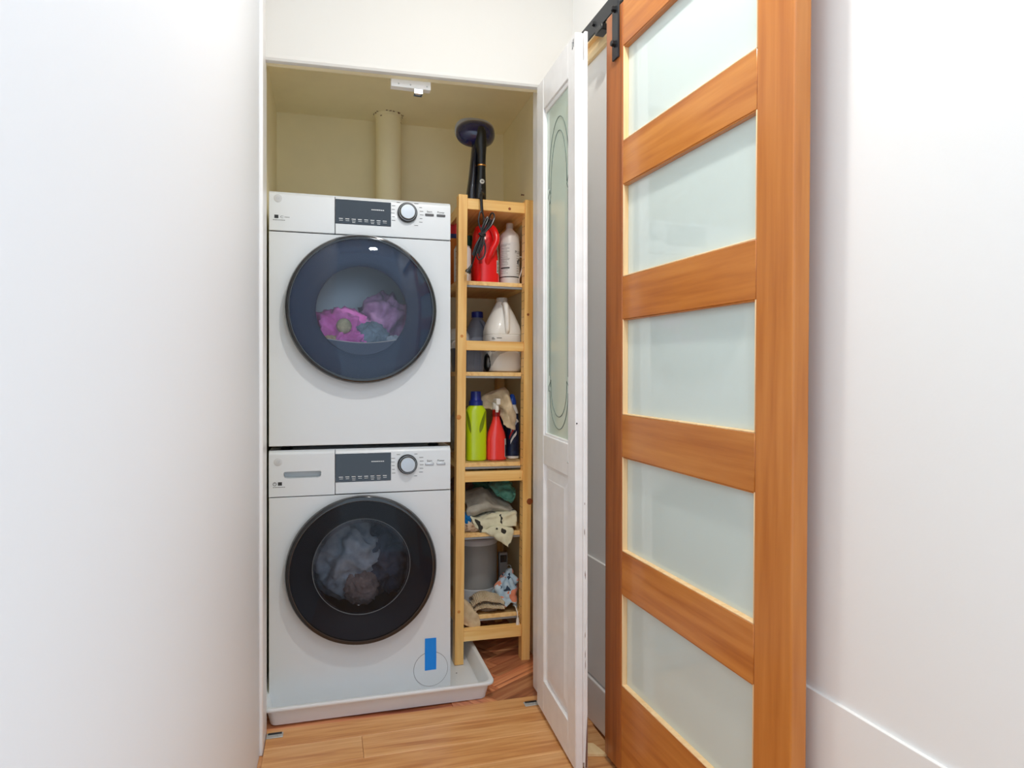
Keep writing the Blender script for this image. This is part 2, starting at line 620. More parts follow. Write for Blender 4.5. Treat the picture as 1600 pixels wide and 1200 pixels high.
struct(MB().box(-0.30, 1.6, -0.45, YF + 0.035, -0.045, -0.0125).build('floor', M['oak'], smooth=False),
       'pale oak plank floor of the hall in front of the closet', 'floor')
floor = bpy.data.objects['floor']
rng = random.Random(4)
PW = 0.122
row = 0
y1 = YF + 0.035
ys = [y1, 2.06]
while ys[-1] > -0.32:
    ys.append(ys[-1] - PW)
for r in range(len(ys) - 1):
    ya, yb = ys[r + 1], ys[r]
    joints = [-0.178]
    x = {1: 0.10}.get(r, -0.178 + rng.uniform(0.75, 1.5) if r != 0 else 2.0)
    while x < 1.0:
        joints.append(x)
        x += rng.uniform(0.8, 1.3)
    if r == 0:
        joints = [-0.178]
    for k, xa in enumerate(joints):
        xb = joints[k + 1] if k + 1 < len(joints) else None
        if xb is None:
            xe = 0.7574 + 0.05 + (1.75 - yb) * ST / CT + (0 if r else 0)
            xb = xe
        if xb - xa < 0.05:
            continue
        MB().box(xa + 0.0004, xb - 0.0004, ya + 0.0004, yb - 0.0004, -0.0125, 0.0).build('plank', M['oak'], floor, bevel=0.0007, segs=1, smooth=False)

# closet floor: old strip parquet laid in herringbone
cfloor = struct(MB().box(-0.21, 0.80, YF + 0.036, 2.96, -0.05, -0.008).build('floor_closet', M['parquet'], smooth=False),
                'worn reddish brown herringbone parquet inside the closet', 'floor')


def clip(poly, axis, lim, keep_less):
    out = []
    for i, a in enumerate(poly):
        b = poly[(i + 1) % len(poly)]
        ia, ib = ((a[axis] <= lim) == keep_less), ((b[axis] <= lim) == keep_less)
        if ia:
            out.append(a)
        if ia != ib:
            t = (lim - a[axis]) / (b[axis] - a[axis])
            out.append((a[0] + t * (b[0] - a[0]), a[1] + t * (b[1] - a[1])))
    return out


def parquet_piece(poly, zt, ang):
    for ax, lim, less in ((0, 0.798, True), (0, 0.40, False), (1, 2.94, True), (1, YF + 0.037, False)):
        poly = clip(poly, ax, lim, less)
        if len(poly) < 3:
            return
    cx = sum(p[0] for p in poly) / len(poly)
    cy = sum(p[1] for p in poly) / len(poly)
    rot = Matrix.Rotation(-ang, 2)
    loc = [rot @ Vector((p[0] - cx, p[1] - cy)) for p in poly]
    loc = [q * (1 - 0.0008 / max(q.length, 0.005)) for q in loc]
    mb = MB()
    mb.rings([[(q.x, q.y, 0) for q in loc], [(q.x, q.y, zt) for q in loc]])
    o = mb.build('parquet_strip', M['parquet'], cfloor, smooth=False)
    o.location = (cx, cy, -0.008)
    o.rotation_euler = (0, 0, ang)


SW, SL = 0.068, 0.272
NK = int(SL / SW)
base_ang = math.radians(32)
ca, sa = math.cos(base_ang), math.sin(base_ang)


def pw(u, v):
    return (0.60 + u * ca - v * sa, 2.35 + u * sa + v * ca)


for i in range(-9, 10):
    for j in range(-4, 5):
        # horizontal strip and vertical strip of the herringbone cell
        ou, ov = (i + j * NK) * SW, (i - j * NK) * SW
        a = [(ou, ov), (ou + SL, ov), (ou + SL, ov + SW), (ou, ov + SW)]
        b = [(ou - SW + SW, ov + SW), (ou + SW, ov + SW), (ou + SW, ov + SW + SL), (ou, ov + SW + SL)]
        parquet_piece([pw(*q) for q in a], 0.0035 + rng.uniform(0, 0.0012), base_ang)
        parquet_piece([pw(*q) for q in b], 0.0035 + rng.uniform(0, 0.0012), base_ang + math.pi / 2)

# wall above the opening, with a rounded lower bead; the opening is a little out of level
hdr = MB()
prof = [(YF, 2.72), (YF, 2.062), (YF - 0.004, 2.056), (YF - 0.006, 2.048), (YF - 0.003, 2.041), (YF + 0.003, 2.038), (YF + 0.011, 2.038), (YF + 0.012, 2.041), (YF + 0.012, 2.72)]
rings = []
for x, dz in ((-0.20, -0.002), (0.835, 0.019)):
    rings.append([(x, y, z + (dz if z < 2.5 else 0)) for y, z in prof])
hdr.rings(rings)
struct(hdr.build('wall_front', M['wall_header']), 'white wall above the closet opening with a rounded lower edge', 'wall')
hb = MB()
hb.rings([[(x, y, z + (dz if z < 2.1 else 0)) for y, z in ((YF + 0.015, 2.30), (YF + 0.015, 2.042), (YF + 0.017, 2.040), (YF + 0.038, 2.040), (YF + 0.04, 2.042), (YF + 0.04, 2.30))] for x, dz in ((-0.20, -0.002), (0.835, 0.019))])
struct(hb.build('trim_3', M['cream']), 'cream painted head board behind the rounded edge of the wall above the opening', 'trim')
struct(MB().box(0.694, 0.836, YF, YF + 0.041, 0.0, 2.035).box(0.694, 0.836, YF + 0.041, YF + 0.10, 0.0, 2.20).build('wall_jamb', M['trim'], bevel=0.004), 'narrow white wall return beside the folding door', 'wall')
struct(MB().box(-0.33, -0.19, -0.45, YF + 0.04, -0.012, 2.72).build('wall_left', M['wall_left'], smooth=False), 'white hall wall beside the stacked machines, coloured for cool light', 'wall')
struct(MB().box(-0.1905, -0.1795, YF - 0.085, YF + 0.040, -0.012, 2.72).build('trim_1', M['trim'], bevel=0.003), 'white corner trim board at the left edge of the closet opening', 'trim')
struct(dbox(MB(), -0.42, 2.2, 0.065, 0.20, -0.012, 2.72).build('wall_right', M['wall'], smooth=False), 'white hall wall behind the sliding wooden door', 'wall')
struct(dbox(MB(), -0.40, 2.19, 0.058, 0.066, 0.142, 0.513).build('trim_2', M['wall'], bevel=0.0012, smooth=False), 'white flat wall panel behind the wooden door above the baseboard', 'trim')
struct(dbox(MB(), -0.40, 2.19, 0.052, 0.066, 0.0, 0.134).build('baseboard_right', M['trim'], bevel=0.003), 'white baseboard along the wall behind the wooden door', 'baseboard')
struct(MB().box(-0.33, 1.6, -0.45, YF + 0.04, 2.70, 2.75).build('ceiling', M['wall'], smooth=False), 'white hall ceiling', 'ceiling')
# closet shell
struct(MB().box(-0.26, 0.90, 2.95, 3.02, -0.05, 2.26).build('wall_back', M['cream'], smooth=False), 'cream painted back wall of the closet behind the machines', 'wall')
struct(MB().box(-0.28, -0.205, YF + 0.04, 2.95, -0.05, 2.26).build('wall_closet_left', M['cream'], smooth=False), 'cream painted closet side wall beside the machines', 'wall')
struct(MB().box(0.778, 0.90, YF + 0.10, 2.95, -0.05, 2.26).build('wall_closet_right', M['cream'], smooth=False), 'cream painted closet side wall beside the pine shelves', 'wall')
struct(MB().box(-0.28, 0.90, YF + 0.04, 3.02, 2.20, 2.26).build('ceiling_closet', M['cream'], smooth=False), 'cream painted ceiling inside the closet', 'ceiling')
# pine boards that carry the sliding track
o = dbox(MB(), -0.33, 1.7, 0.046, 0.065, 2.137, 2.24)
bb = thing('backing_board', 'pale grooved pine board on the wall behind the black sliding track', 'board', dw(0.6, 0.065, 2.09))
inv = Matrix.Translation(-bb.location)
for nm, n0, z0, z1 in (('upper_board', 0.046, 2.139, 2.163), ('groove_board', 0.060, 2.116, 2.139), ('lower_board', 0.052, 2.089, 2.116)):
    q = dbox(MB(), -0.34, 1.7, n0, 0.0648, z0, z1)
    q.v = [tuple(inv @ Vector(p)) for p in q.v]
    q.build(nm, M['backing'], bb, bevel=0.0015)

# ------------------------------------------------------------------ washer and dryer
HW = 0.298


def machine(kind, z0, zc, seam):
    dry = kind == 'dryer'
    root = thing(kind,
                 'white front-load dryer stacked on top, pink laundry showing behind its round door' if dry else
                 'white front-load washer at the bottom of the stack, standing in the white tray', kind, (0.115, 2.595, z0))
    T = 0.8445 if dry else 0.841
    yf = -0.305
    zb = 0.013 if dry else 0.003
    body = MB()
    body.box(-HW, HW, yf + 0.012, 0.300, zb, T)

    body.f = [f for f in body.f if f != (0, 4, 5, 1)]
    body.build('body', M['appliance'], root, solid=0.006, smooth=False)
    fp = MB()
    disc_holder(fp, 0.19, (-HW, HW, zb, seam - 0.0015), yf, yf + 0.012, zc)
    fp.build('front_panel', M['appliance'], root, smooth=False, bevel=0.0015)
    MB().box(-HW + 0.004, HW - 0.004, yf + 0.006, yf + 0.012, seam - 0.006, seam + 0.006).build('panel_gap', M['appliance_seam'], root, smooth=False)
    xs = -0.0905
    def crest(mb, xa, xb):
        return mb.rings([[(x, yf + q, z) for q, z in ((-0.002, seam + 0.0015), (-0.002, T - 0.015), (-0.0005, T - 0.010), (0.004, T - 0.005), (0.012, T - 0.0015), (0.022, T), (0.040, T), (0.040, seam + 0.0015))] for x in (xa, xb)])
    crest(MB(), xs + 0.0008, HW).build('control_panel', M['appliance'], root, bevel=0.002, segs=2)
    if dry:
        dr = crest(MB(), -HW, xs - 0.0008).build('fascia_panel', M['appliance'], root, bevel=0.002, segs=2)
    else:
        hx0, hx1, hz0, hz1 = -0.252, -0.135, 0.7495, 0.772
        lp = MB()
        a, b, c, d = -HW, xs - 0.0008, seam + 0.0015, T - 0.013
        outer = [(a, c), (b, c), (b, d), (a, d)]
        # panel as a ring round the finger slot
        slot = []
        for (cx, cz, a0) in ((hx1 - 0.008, hz1 - 0.004, 0), (hx0 + 0.008, hz1 - 0.004, 90), (hx0 + 0.012, hz0 + 0.010, 180), (hx1 - 0.012, hz0 + 0.010, 270)):
            rr = 0.004 if a0 < 180 else 0.010
            for q in range(5):
                an = math.radians(a0 + q * 22.5)
                slot.append((cx + (rr + (0.004 if a0 < 180 else 0.002)) * math.cos(an), cz + rr * math.sin(an)))
        big = []
        for k in range(20):
            sx, sz = slot[k]
            cor = k // 5
            big.append([(b, d), (a, d), (a, c), (b, c)][cor])
        R = [[(x, yf + 0.011, z) for x, z in slot], [(x, yf - 0.002, z) for x, z in slot], [(x, yf - 0.002, z) for x, z in big], [(x, yf + 0.011, z) for x, z in big]]
        lp.rings(R, False, False)
        lp.rings([[(x, yf + q, z) for q, z in ((-0.002, T - 0.015), (-0.0005, T - 0.010), (0.004, T - 0.005), (0.012, T - 0.0015), (0.022, T), (0.040, T), (0.040, T - 0.015))] for x in (a, b)])
        dr = lp.build('detergent_drawer', M['appliance'], root, smooth=False)
        hr = MB()
        deep = [(x, z + (0.003 if z < 0.76 else 0)) for x, z in slot]
        hr.rings([[(x, yf - 0.001, z) for x, z in slot], [(x, yf + 0.022, z) for x, z in deep]], False, True)
        hr.build('finger_recess', M['recess'], dr)
    # display
    dz0, dz1 = (0.7495, 0.831) if dry else (0.731, 0.8255)
    dsp = MB().box(-0.0895, 0.093, yf - 0.0035, yf, dz0, dz1).build('display', M['display'], root, bevel=0.0008, segs=1)
    pr = MB()
    yp = yf - 0.0038
    r = random.Random(9 if dry else 12)

    def dash(x, z, w, h):
        pr.add([(x, yp, z), (x + w, yp, z), (x + w, yp, z + h), (x, yp, z + h)], [(0, 1, 2, 3)])
    for k in range(8):
        x = -0.078 + k * 0.0205
        dash(x, dz0 + 0.016, 0.013, 0.0022)
        dash(x + 0.001, dz0 + 0.0105, 0.012, 0.0012)
        if k in (2, 5, 6):
            dash(x + 0.002, dz0 + 0.0055, 0.010, 0.0014)
    for k in range(7):
        dash(0.028 + k * 0.0062, dz1 - 0.030, 0.0045, 0.003)
    pr.build('display_print', M['print_white'], dsp, smooth=False)
    # knob
    kz = 0.800 if dry else 0.784
    kb = MB().lathe([(0.0335, 0), (0.0335, 0.009), (0.031, 0.013), (0.027, 0.0145), (0.0255, 0.0125)], 40, True, False,
                    Matrix.Translation((0.148, yf - 0.002, kz)) @ TO_FRONT)
    kn = kb.build('knob', M['blackplastic'], root)
    MB().lathe([(0.0255, 0.011), (0.0255, 0.020), (0.0235, 0.0225), (0.0, 0.0228)], 40, False, False,
               Matrix.Translation((0.148, yf - 0.002, kz)) @ TO_FRONT).build('dial_face', M['silver'], kn, label='round brushed silver dial face')
    MB().lathe([(0.0295, 0.0140), (0.0292, 0.0149), (0.0285, 0.0149), (0.0283, 0.0142)], 40, False, False,
               Matrix.Translation((0.148, yf - 0.002, kz)) @ TO_FRONT).build('dial_ring', M['silver'], kn)
    mk = MB()
    for k in range(7):
        an = math.radians(126 - k * 14 + 0) if False else None
    for side in (-1, 1):
        for k in range(6 if side < 0 else 7):
            z = kz + 0.034 - k * 0.0125
            off = 0.037 + 0.006 * math.sin(math.pi * (k + 0.6) / 7)
            if k in (0, 6):
                off = 0.024
            w = r.uniform(0.009, 0.015)
            x = 0.148 + side * off - (w if side < 0 else 0)
            mk.box(x, x + w, yf - 0.0026, yf - 0.0022, z - 0.0008, z + 0.0008)
    mk.build('cycle_markings', M['print_grey'], root, smooth=False)
    # buttons with their words
    for x0, x1, wd in ((0.209, 0.239, 'Start'), (0.249, 0.279, 'Power')):
        bt = MB().box(x0, x1, yf - 0.005, yf - 0.0015, kz - 0.006, kz + 0.002).build('button', M['silver'] if not dry else M['print_grey'], root, bevel=0.0015)
        text_mesh(wd, 0.0095, lambda u, w, xc=(x0 + x1) / 2: (xc + u, yf - 0.0026, kz + 0.006 + w), 'word', M['print_dark'], bt)
    # round emblem
    ez = 0.820 if dry else 0.805
    em = MB().lathe([(0.0128, 0), (0.0128, 0.0008), (0.0115, 0.0012), (0.0, 0.0012)], 32, True, False,
                    Matrix.Translation((-0.270, yf - 0.002, ez)) @ TO_FRONT).build('emblem', M['emblem'], root)
    text_mesh('GE', 0.0125, lambda u, w: (-0.270 + u * 0.8 + w * 0.15, yf - 0.0034, ez - 0.0044 + w), 'emblem_letters', M['silver'], em)
    sm = MB()
    yq = yf - 0.0026
    q0 = -0.281
    zz = 0.760 if dry else 0.733
    if dry:
        sm.box(q0, q0 + 0.0125, yq, yq + 0.0004, zz - 0.005, zz + 0.006)
        for k in range(7):
            an0 = math.radians(40 + k * 40)
            an1 = math.radians(70 + k * 40)
            sm.add([(q0 + 0.024 + rr * math.cos(an), yq, zz + rr * 0.7 * math.sin(an)) for an, rr in ((an0, 0.0055), (an1, 0.0055), (an1, 0.004), (an0, 0.004))], [(0, 1, 2, 3)])
        for k in range(4):
            sm.box(q0 + 0.032 + k * 0.004, q0 + 0.0345 + k * 0.004, yq, yq + 0.0004, zz - 0.001, zz + 0.001)
    else:
        sm.box(q0 + 0.011, q0 + 0.0235, yq, yq + 0.0004, zz - 0.005, zz + 0.006)
        for k in range(12):
            an0, an1 = math.radians(k * 30), math.radians(k * 30 + 30)
            sm.add([(q0 + 0.001 + rr * math.cos(an), yq, zz + rr * math.sin(an)) for an, rr in ((an0, 0.006), (an1, 0.006), (an1, 0.0045), (an0, 0.0045))], [(0, 1, 2, 3)])
        sm.box(q0, q0 + 0.001, yq, yq + 0.0004, zz, zz + 0.004)
    for k in range(8):
        sm.box(q0 - 0.004 + k * 0.0048, q0 - 0.001 + k * 0.0048, yq, yq + 0.0004, zz - 0.0115, zz - 0.0095)
    sm.build('badge_print', M['print_dark'], root, smooth=False)
    # drum and throat
    Tm = Matrix.Translation((0, yf + 0.006, zc)) @ TO_FRONT
    MB().lathe([(0.188, 0.0), (0.185, -0.030), (0.235, -0.045), (0.245, -0.06), (0.245, -0.42), (0.0, -0.43)], 56, False, False, Tm).build('drum', M['steel'], root)
    # door
    dm = Matrix.Translation((-0.002, yf - 0.006, zc)) @ TO_FRONT
    MB().lathe([(0.222, -0.0055), (0.222, 0.0095), (0.212, 0.0095), (0.212, -0.0055)], 64, False, False, dm).build('door_mount', M['rim'], root)
    door = MB().lathe([(0.224, 0.0105), (0.236, 0.010), (0.2445, 0.012), (0.2475, 0.017), (0.2470, 0.026), (0.2430, 0.034), (0.2360, 0.0365), (0.2310, 0.036), (0.2300, 0.032), (0.2305, 0.0265)], 96, False, False, dm)
    door = door.build('door', M['rim'], root, label='glossy black door ring')
    ri = 0.151 if dry else 0.160
    fun = [(0.2305, 0.026), (0.222, 0.021), (0.205, 0.013), (0.185, 0.002), (0.168, -0.010), (ri + 0.002, -0.020), (ri, -0.024), (ri - 0.001, -0.032)]
    MB().lathe(fun, 96, False, False, dm).build('inner_ring', M['slate'] if dry else M['ink'], door, angle=60)
    gl = MB().lathe([(0.2315, 0.0355), (0.20, 0.041), (0.16, 0.0455), (0.11, 0.049), (0.06, 0.051), (0.0, 0.0515)], 96, False, False, dm)
    gl.build('door_glass', M['dryer_glass'] if dry else M['washer_glass'], door, angle=80)
    if dry:
        # lint filter housing closes the bottom of the throat with a level, slightly bowed lip
        lf = MB()
        pts = []
        hw = math.sqrt(ri ** 2 - 0.098 ** 2)
        for k in range(17):
            t = k / 16
            pts.append((-hw + 2 * hw * t, -0.098 - 0.012 * math.sin(math.pi * t)))
        for k in range(13):
            an = math.atan2(-0.098, hw) - (math.pi + 2 * math.atan2(-0.098, hw)) * 0 - k / 12 * (math.pi - 2 * math.asin(0.098 / ri))
            pts.append((ri * math.cos(an), ri * math.sin(an)))
        R = [[(x, yf + d, zc + z) for x, z in pts] for d in (0.020, 0.085)]
        lf.rings(R)
        lf.build('lint_filter_housing', M['slate'], root, smooth=False)
        lip = [(-hw + 2 * hw * k / 16, yf + 0.0195, zc - 0.098 - 0.012 * math.sin(math.pi * k / 16) + 0.001) for k in range(17)]
        MB().tube(lip, 0.0016, 6).build('filter_lip', M['palegrey'], root)
    else:
        MB().lathe([(ri - 0.002, -0.026), (0.150, -0.045), (0.128, -0.062), (0.08, -0.072), (0.0, -0.074)], 72, False, False, dm).build('glass_bowl', M['bowl'], door, angle=80)
        MB().lathe([(ri + 0.0005, -0.0200), (ri + 0.0015, -0.0186), (ri + 0.0026, -0.0194)], 72, False, False, dm).build('bowl_ring', M['greycap'], door)
        # coin-shaped cover of the drain filter
        fc = MB().lathe([(0.0585, -0.0005), (0.0585, 0.0012), (0.0, 0.0014)], 56, False, False, Matrix.Translation((0.229, yf, 0.074)) @ TO_FRONT)
        fcv = fc.build('filter_cover', M['appliance'], root)
        MB().lathe([(0.0586, 0.0), (0.0586, 0.0009), (0.0594, 0.0009), (0.0594, 0.0)], 56, False, False, Matrix.Translation((0.229, yf, 0.074)) @ TO_FRONT).build('cover_gap', M['print_dark'], fcv)
    for fx, fy in ((-0.245, -0.255), (0.245, -0.255), (-0.245, 0.25), (0.245, 0.25)):
        ft = MB().lathe([(0.019, 0.0), (0.020, 0.004), (0.014, 0.008), (0.006, 0.0085)], 20, True, True, Matrix.Translation((fx, fy, 0))).build('foot', M['blackplastic'], root)
        MB().lathe([(0.0055, 0.006), (0.0055, 0.018)], 12, False, False, Matrix.Translation((fx, fy, 0))).build('foot_bolt', M['chrome'], ft)
    return root


machine('washer', 0.004, 0.441, 0.690)
machine('dryer', 0.8465, 0.464, 0.7135)

# blue tape on the washer
tp = MB()
tp.rings([[(x, 2.2884 - (0.0008 if i else 0), z) for x, z in ((0.323, 0.075), (0.3625, 0.0755), (0.363, 0.1225), (0.3625, 0.1845), (0.3235, 0.185), (0.3232, 0.123))] for i in range(2)])
tag(tp.build('tape_strip', M['tape'], smooth=False), 'short strip of bright blue tape stuck on the washer front', 'tape')

# laundry inside the dryer (door centre x .113, z 1.311) and the washer (z .445)
DX = 0.113
pk = 'laundry inside the dryer'
tag(crumple('towel', (DX - 0.072, 2.465, 1.212), (0.118, 0.095, 0.105), M['pink'], 3, 0.42, 1.9), 'orchid pink towel heaped behind the dryer door', 'towel', pk)
tag(crumple('towel', (DX - 0.03, 2.385, 1.200), (0.062, 0.028, 0.038), M['pink'], 8, 0.45, 1.8), 'small orchid pink towel crumpled low against the dryer glass', 'towel', pk)
tag(crumple('towel', (DX + 0.095, 2.52, 1.27), (0.105, 0.10, 0.115), M['mauve'], 5, 0.38, 1.6), 'mauve towel slumped behind the grey cloth in the dryer', 'towel', pk)
tag(crumple('cloth', (DX + 0.035, 2.41, 1.205), (0.062, 0.045, 0.066), M['bluegrey'], 11, 0.36, 1.7), 'slate grey cloth at the middle of the dryer window', 'cloth', pk)
tag(crumple('cloth', (DX + 0.115, 2.40, 1.198), (0.062, 0.035, 0.032), M['paleblue'], 14, 0.45, 2.0), 'pale blue cloth low in the dryer beside the slate cloth', 'cloth', pk)
tag(crumple('cloth', (DX + 0.022, 2.50, 1.285), (0.045, 0.03, 0.03), M['coral'], 17, 0.5, 2.0), 'coral pink cloth peeking over the slate cloth in the dryer', 'cloth', pk)
tag(crumple('cloth', (DX - 0.105, 2.378, 1.205), (0.035, 0.022, 0.022), M['cream_cloth'], 21, 0.45, 2.0), 'cream cloth in the lower corner of the dryer window', 'cloth', pk)
wb = MB()
bm = bmesh.new()
bmesh.ops.create_icosphere(bm, subdivisions=4, radius=0.026)
for v in bm.verts:
    v.co += v.co.normalized() * 0.001 * noise.noise(v.co * 120) + Vector((DX - 0.058, 2.366, 1.262))
me = bpy.data.meshes.new('dryer_ball')
bm.to_mesh(me)
bm.free()
me.materials.append(M['wool'])
me.shade_smooth()
wo = bpy.data.objects.new('dryer_ball', me)
COL.objects.link(wo)
tag(wo, 'beige wool dryer ball resting among the pink towels', 'ball')
wk = 'laundry inside the washer'
tag(crumple('shirt', (DX - 0.035, 2.53, 0.425), (0.125, 0.11, 0.135), M['washgrey'], 31, 0.36, 1.7), 'pale grey shirt bunched up inside the washer drum', 'shirt', wk)
tag(crumple('cloth', (DX + 0.005, 2.435, 0.335), (0.055, 0.035, 0.052), M['washtan'], 36, 0.42, 1.9), 'tan cloth folded low in the washer window', 'cloth', wk)
tag(crumple('cloth', (DX + 0.105, 2.52, 0.42), (0.085, 0.09, 0.12), M['washslate'], 41, 0.36, 1.8), 'dark slate checked cloth beside the pale shirt in the washer', 'cloth', wk)

# drip tray under the washer
tr = MB()


def rrect(x0, x1, y0, y1, r, z, n=6):
    out = []
    for cx, cy, a0 in ((x1 - r, y1 - r, 0), (x0 + r, y1 - r, 90), (x0 + r, y0 + r, 180), (x1 - r, y0 + r, 270)):
        for k in range(n + 1):
            an = math.radians(a0 + 90 * k / n)
            out.append((cx + r * math.cos(an), cy + r * math.sin(an), z))
    return out


TX0, TX1, TY0, TY1 = -0.198, 0.545, YF + 0.042, 2.94
tro = thing('drip_tray', 'shallow white plastic drip tray under the washer and shelf leg', 'tray', (0.17, 2.55, -0.002))
defs = [(0.026, -0.002, 0.02), (0.016, 0.040, 0.022), (0.014, 0.050, 0.024), (0.0015, 0.050, 0.028), (0.0, 0.053, 0.03), (0.0, 0.058, 0.03), (0.002, 0.061, 0.03), (0.012, 0.061, 0.028), (0.016, 0.058, 0.024), (0.030, 0.006, 0.022), (0.036, 0.0035, 0.022)]
tr.rings([[(p[0] - 0.17, p[1] - 2.55, p[2] + 0.002) for p in rrect(TX0 + i, TX1 - i, TY0 + i, TY1 - i, r, z)] for i, z, r in defs], True, True)
tr.build('tray_shell', M['tray'], tro, angle=50)
MB().lathe([(0.0025, 0.0), (0.0025, 0.0008)], 12, True, True, Matrix.Translation((0.455 - 0.17, 2.40 - 2.55, 0.0056))).build('tray_stain', M['print_grey'], tro)

# vent pipe behind the dryer
vp = thing('vent_pipe', 'cream painted round vent pipe rising to the closet ceiling', 'pipe', (0.25, 2.87, 0.0))
MB().lathe([(0.0545, 1.6935), (0.0545, 1.72), (0.053, 1.73), (0.053, 2.20)], 40, True, True).build('pipe_tube', M['cream'], vp)
cj = MB()
rr = random.Random(3)
for k in range(26):
    an = rr.uniform(math.pi * 0.95, math.pi * 2.05)
    rad = 0.0535 + rr.uniform(0, 0.010)
    s = rr.uniform(0.001, 0.004)
    z = 2.1993 if rad > 0.056 else rr.uniform(2.168, 2.199)
    if z < 2.199:
        rad = 0.0532
    cj.box(-s, s, -0.0007, 0.0007, -s * 0.6, s * 0.4, Matrix.Translation((rad * math.cos(an), rad * math.sin(an), z)) @ Matrix.Rotation(an + math.pi / 2, 4, 'Z'))
cj.build('cracked_paint', M['chip'], vp, smooth=False)
MB().lathe([(0.054, 2.188), (0.0555, 2.19), (0.0565, 2.1995), (0.053, 2.1995)], 40, False, False).build('pipe_collar', M['cream'], vp)

# catch block under the opening's head
cb = thing('door_catch', 'white wooden block with a steel roller catch above the opening', 'catch', (0.262, YF + 0.052, 2.05))
MB().box(-0.064, 0.064, -0.011, 0.016, -0.026, 0.020).build('catch_block', M['trim'], cb, bevel=0.001, smooth=False)
rc = MB().box(0.010, 0.038, -0.012, 0.014, -0.042, -0.026)
rc.f = [f for i, f in enumerate(rc.f) if i != 4]
rc.build('roller_housing', M['chrome'], cb, solid=0.002, smooth=False)
MB().lathe([(0.005, -0.010), (0.006, -0.006), (0.006, 0.006), (0.005, 0.010)], 16, True, True, Matrix.Translation((0.024, -0.004, -0.038)) @ Matrix.Rotation(math.radians(90), 4, 'Y')).build('roller', M['chrome'], cb)
for sx in (-0.040, -0.002, 0.052):
    MB().lathe([(0.0028, 0), (0.0022, 0.001)], 10, True, True, Matrix.Translation((sx, -0.011, -0.016)) @ TO_FRONT).build('screw', M['zinc'], cb)

# floor pivots of the folding doors
for nm, x, y, lb in (('floor_bracket', -0.153, 2.128, 'small zinc floor bracket beside the white wall corner'), ('floor_bracket', 0.652, 2.112, 'small zinc floor bracket under the folding white door')):
    br = thing(nm, lb, 'bracket', (x, y, 0.0))
    q = MB().box(-0.024, 0.024, -0.014, 0.014, 0.0005, 0.003)
    q.build('plate', M['zinc'], br, bevel=0.0008)
    MB().box(-0.020, 0.020, 0.004, 0.011, 0.003, 0.006).build('slot_lip', M['blackplastic'], br, bevel=0.0006)
    MB().lathe([(0.003, 0.0), (0.003, 0.004)], 10, True, True, Matrix.Translation((0.010, -0.006, 0.0015))).build('screw', M['zinc'], br)

# ------------------------------------------------------------------ folding white door
FX0, FY0 = 0.6625, 2.083
FM = Matrix(((-0.0272, 0.9996, 0, 0), (-0.9996, -0.0272, 0, 0), (-0.0266, 0, 1, 0), (0, 0, 0, 1)))   # (u to room, t thickness, w up)
fd = thing('folding_door', 'white folding closet door standing open, with a tall frosted glass panel', 'door', (FX0, FY0, 0.0166))
LU, LH, LT = 0.378, 2.02, 0.0235


def fbox(u0, u1, t0, t1, w0, w1):
    return MB().box(u0, u1, t0, t1, w0, w1, FM)


U0, U1 = 0.0734, 0.3135
fbox(0, U0, 0, LT, 0, LH).build('stile', M['doorwhite'], fd, bevel=0.003)
fbox(U1, LU, 0, LT, 0, LH).build('stile', M['doorwhite'], fd, bevel=0.003)
fbox(U0, U1, 0.0005, LT, 1.92, LH).build('rail', M['doorwhite'], fd, bevel=0.002)
fbox(U0, U1, 0.0005, LT, 0.795, 0.887).build('rail', M['doorwhite'], fd, bevel=0.002)
fbox(U0, U1, 0.0005, LT, 0.0, 0.105).build('rail', M['doorwhite'], fd, bevel=0.002)
gp = fbox(U0, U1, 0.011, 0.015, 0.887, 1.92).build('glass_panel', M['frost'], fd, smooth=False, label='frosted pale green glass with leaded arch lines')
for (u0, u1, w0, w1) in ((U0, U0 + 0.007, 0.887, 1.92), (U1 - 0.004, U1, 0.887, 1.92), (U0, U1, 0.887, 0.894), (U0, U1, 1.906, 1.92)):
    fbox(u0, u1, 0.0055, 0.012, w0, w1).build('glazing_bead', M['doorwhite'], fd, bevel=0.0015)
# raised lower panel
rp = MB()
a0, a1, b0, b1 = U0, U1, 0.105, 0.795


def pr4(i, t):
    return [tuple(FM @ Vector((u, t, w))) for u, w in ((a0 + i, b0 + i), (a1 - i, b0 + i), (a1 - i, b1 - i), (a0 + i, b1 - i))]


rp.rings([pr4(0.0, 0.003), pr4(0.004, 0.009), pr4(0.012, 0.010), pr4(0.040, 0.0045), pr4(0.043, 0.0035)], False, True)
rp.build('raised_panel', M['doorwhite'], fd, smooth=False)
fbox(0.0, LU, LT + 0.0032, 0.0366, 0.004, LH + 0.006).build('second_leaf', M['doorwhite'], fd, bevel=0.002)
fbox(0.02, LU - 0.0015, LT - 0.001, LT + 0.0045, 0.02, LH - 0.075).build('leaf_seam', M['doorwhite'], fd, smooth=False)
cp = MB()
rr = random.Random(11)
for k in range(7):
    w = rr.uniform(0.25, 0.85)
    h = rr.uniform(0.006, 0.03)
    t = rr.uniform(0.026, 0.029)
    fq = [(LU + 0.0004, t, w), (LU + 0.0004, t + 0.0012, w + h * 0.3), (LU + 0.0004, t + 0.0008, w + h), (LU + 0.0004, t - 0.0004, w + h * 0.6)]
    cp.add([tuple(FM @ Vector(p)) for p in fq], [(0, 1, 2, 3)])
fq = [(LU + 0.0006, 0.0285, 0.006), (LU + 0.0006, 0.0345, 0.006), (LU + 0.0006, 0.0352, 0.08), (LU + 0.0006, 0.0346, 0.155), (LU + 0.0006, 0.0325, 0.11)]
cp.add([tuple(FM @ Vector(p)) for p in fq], [(0, 1, 2, 3, 4)])
cp.build('chipped_paint', M['chip'], fd, smooth=False)
hl = MB()
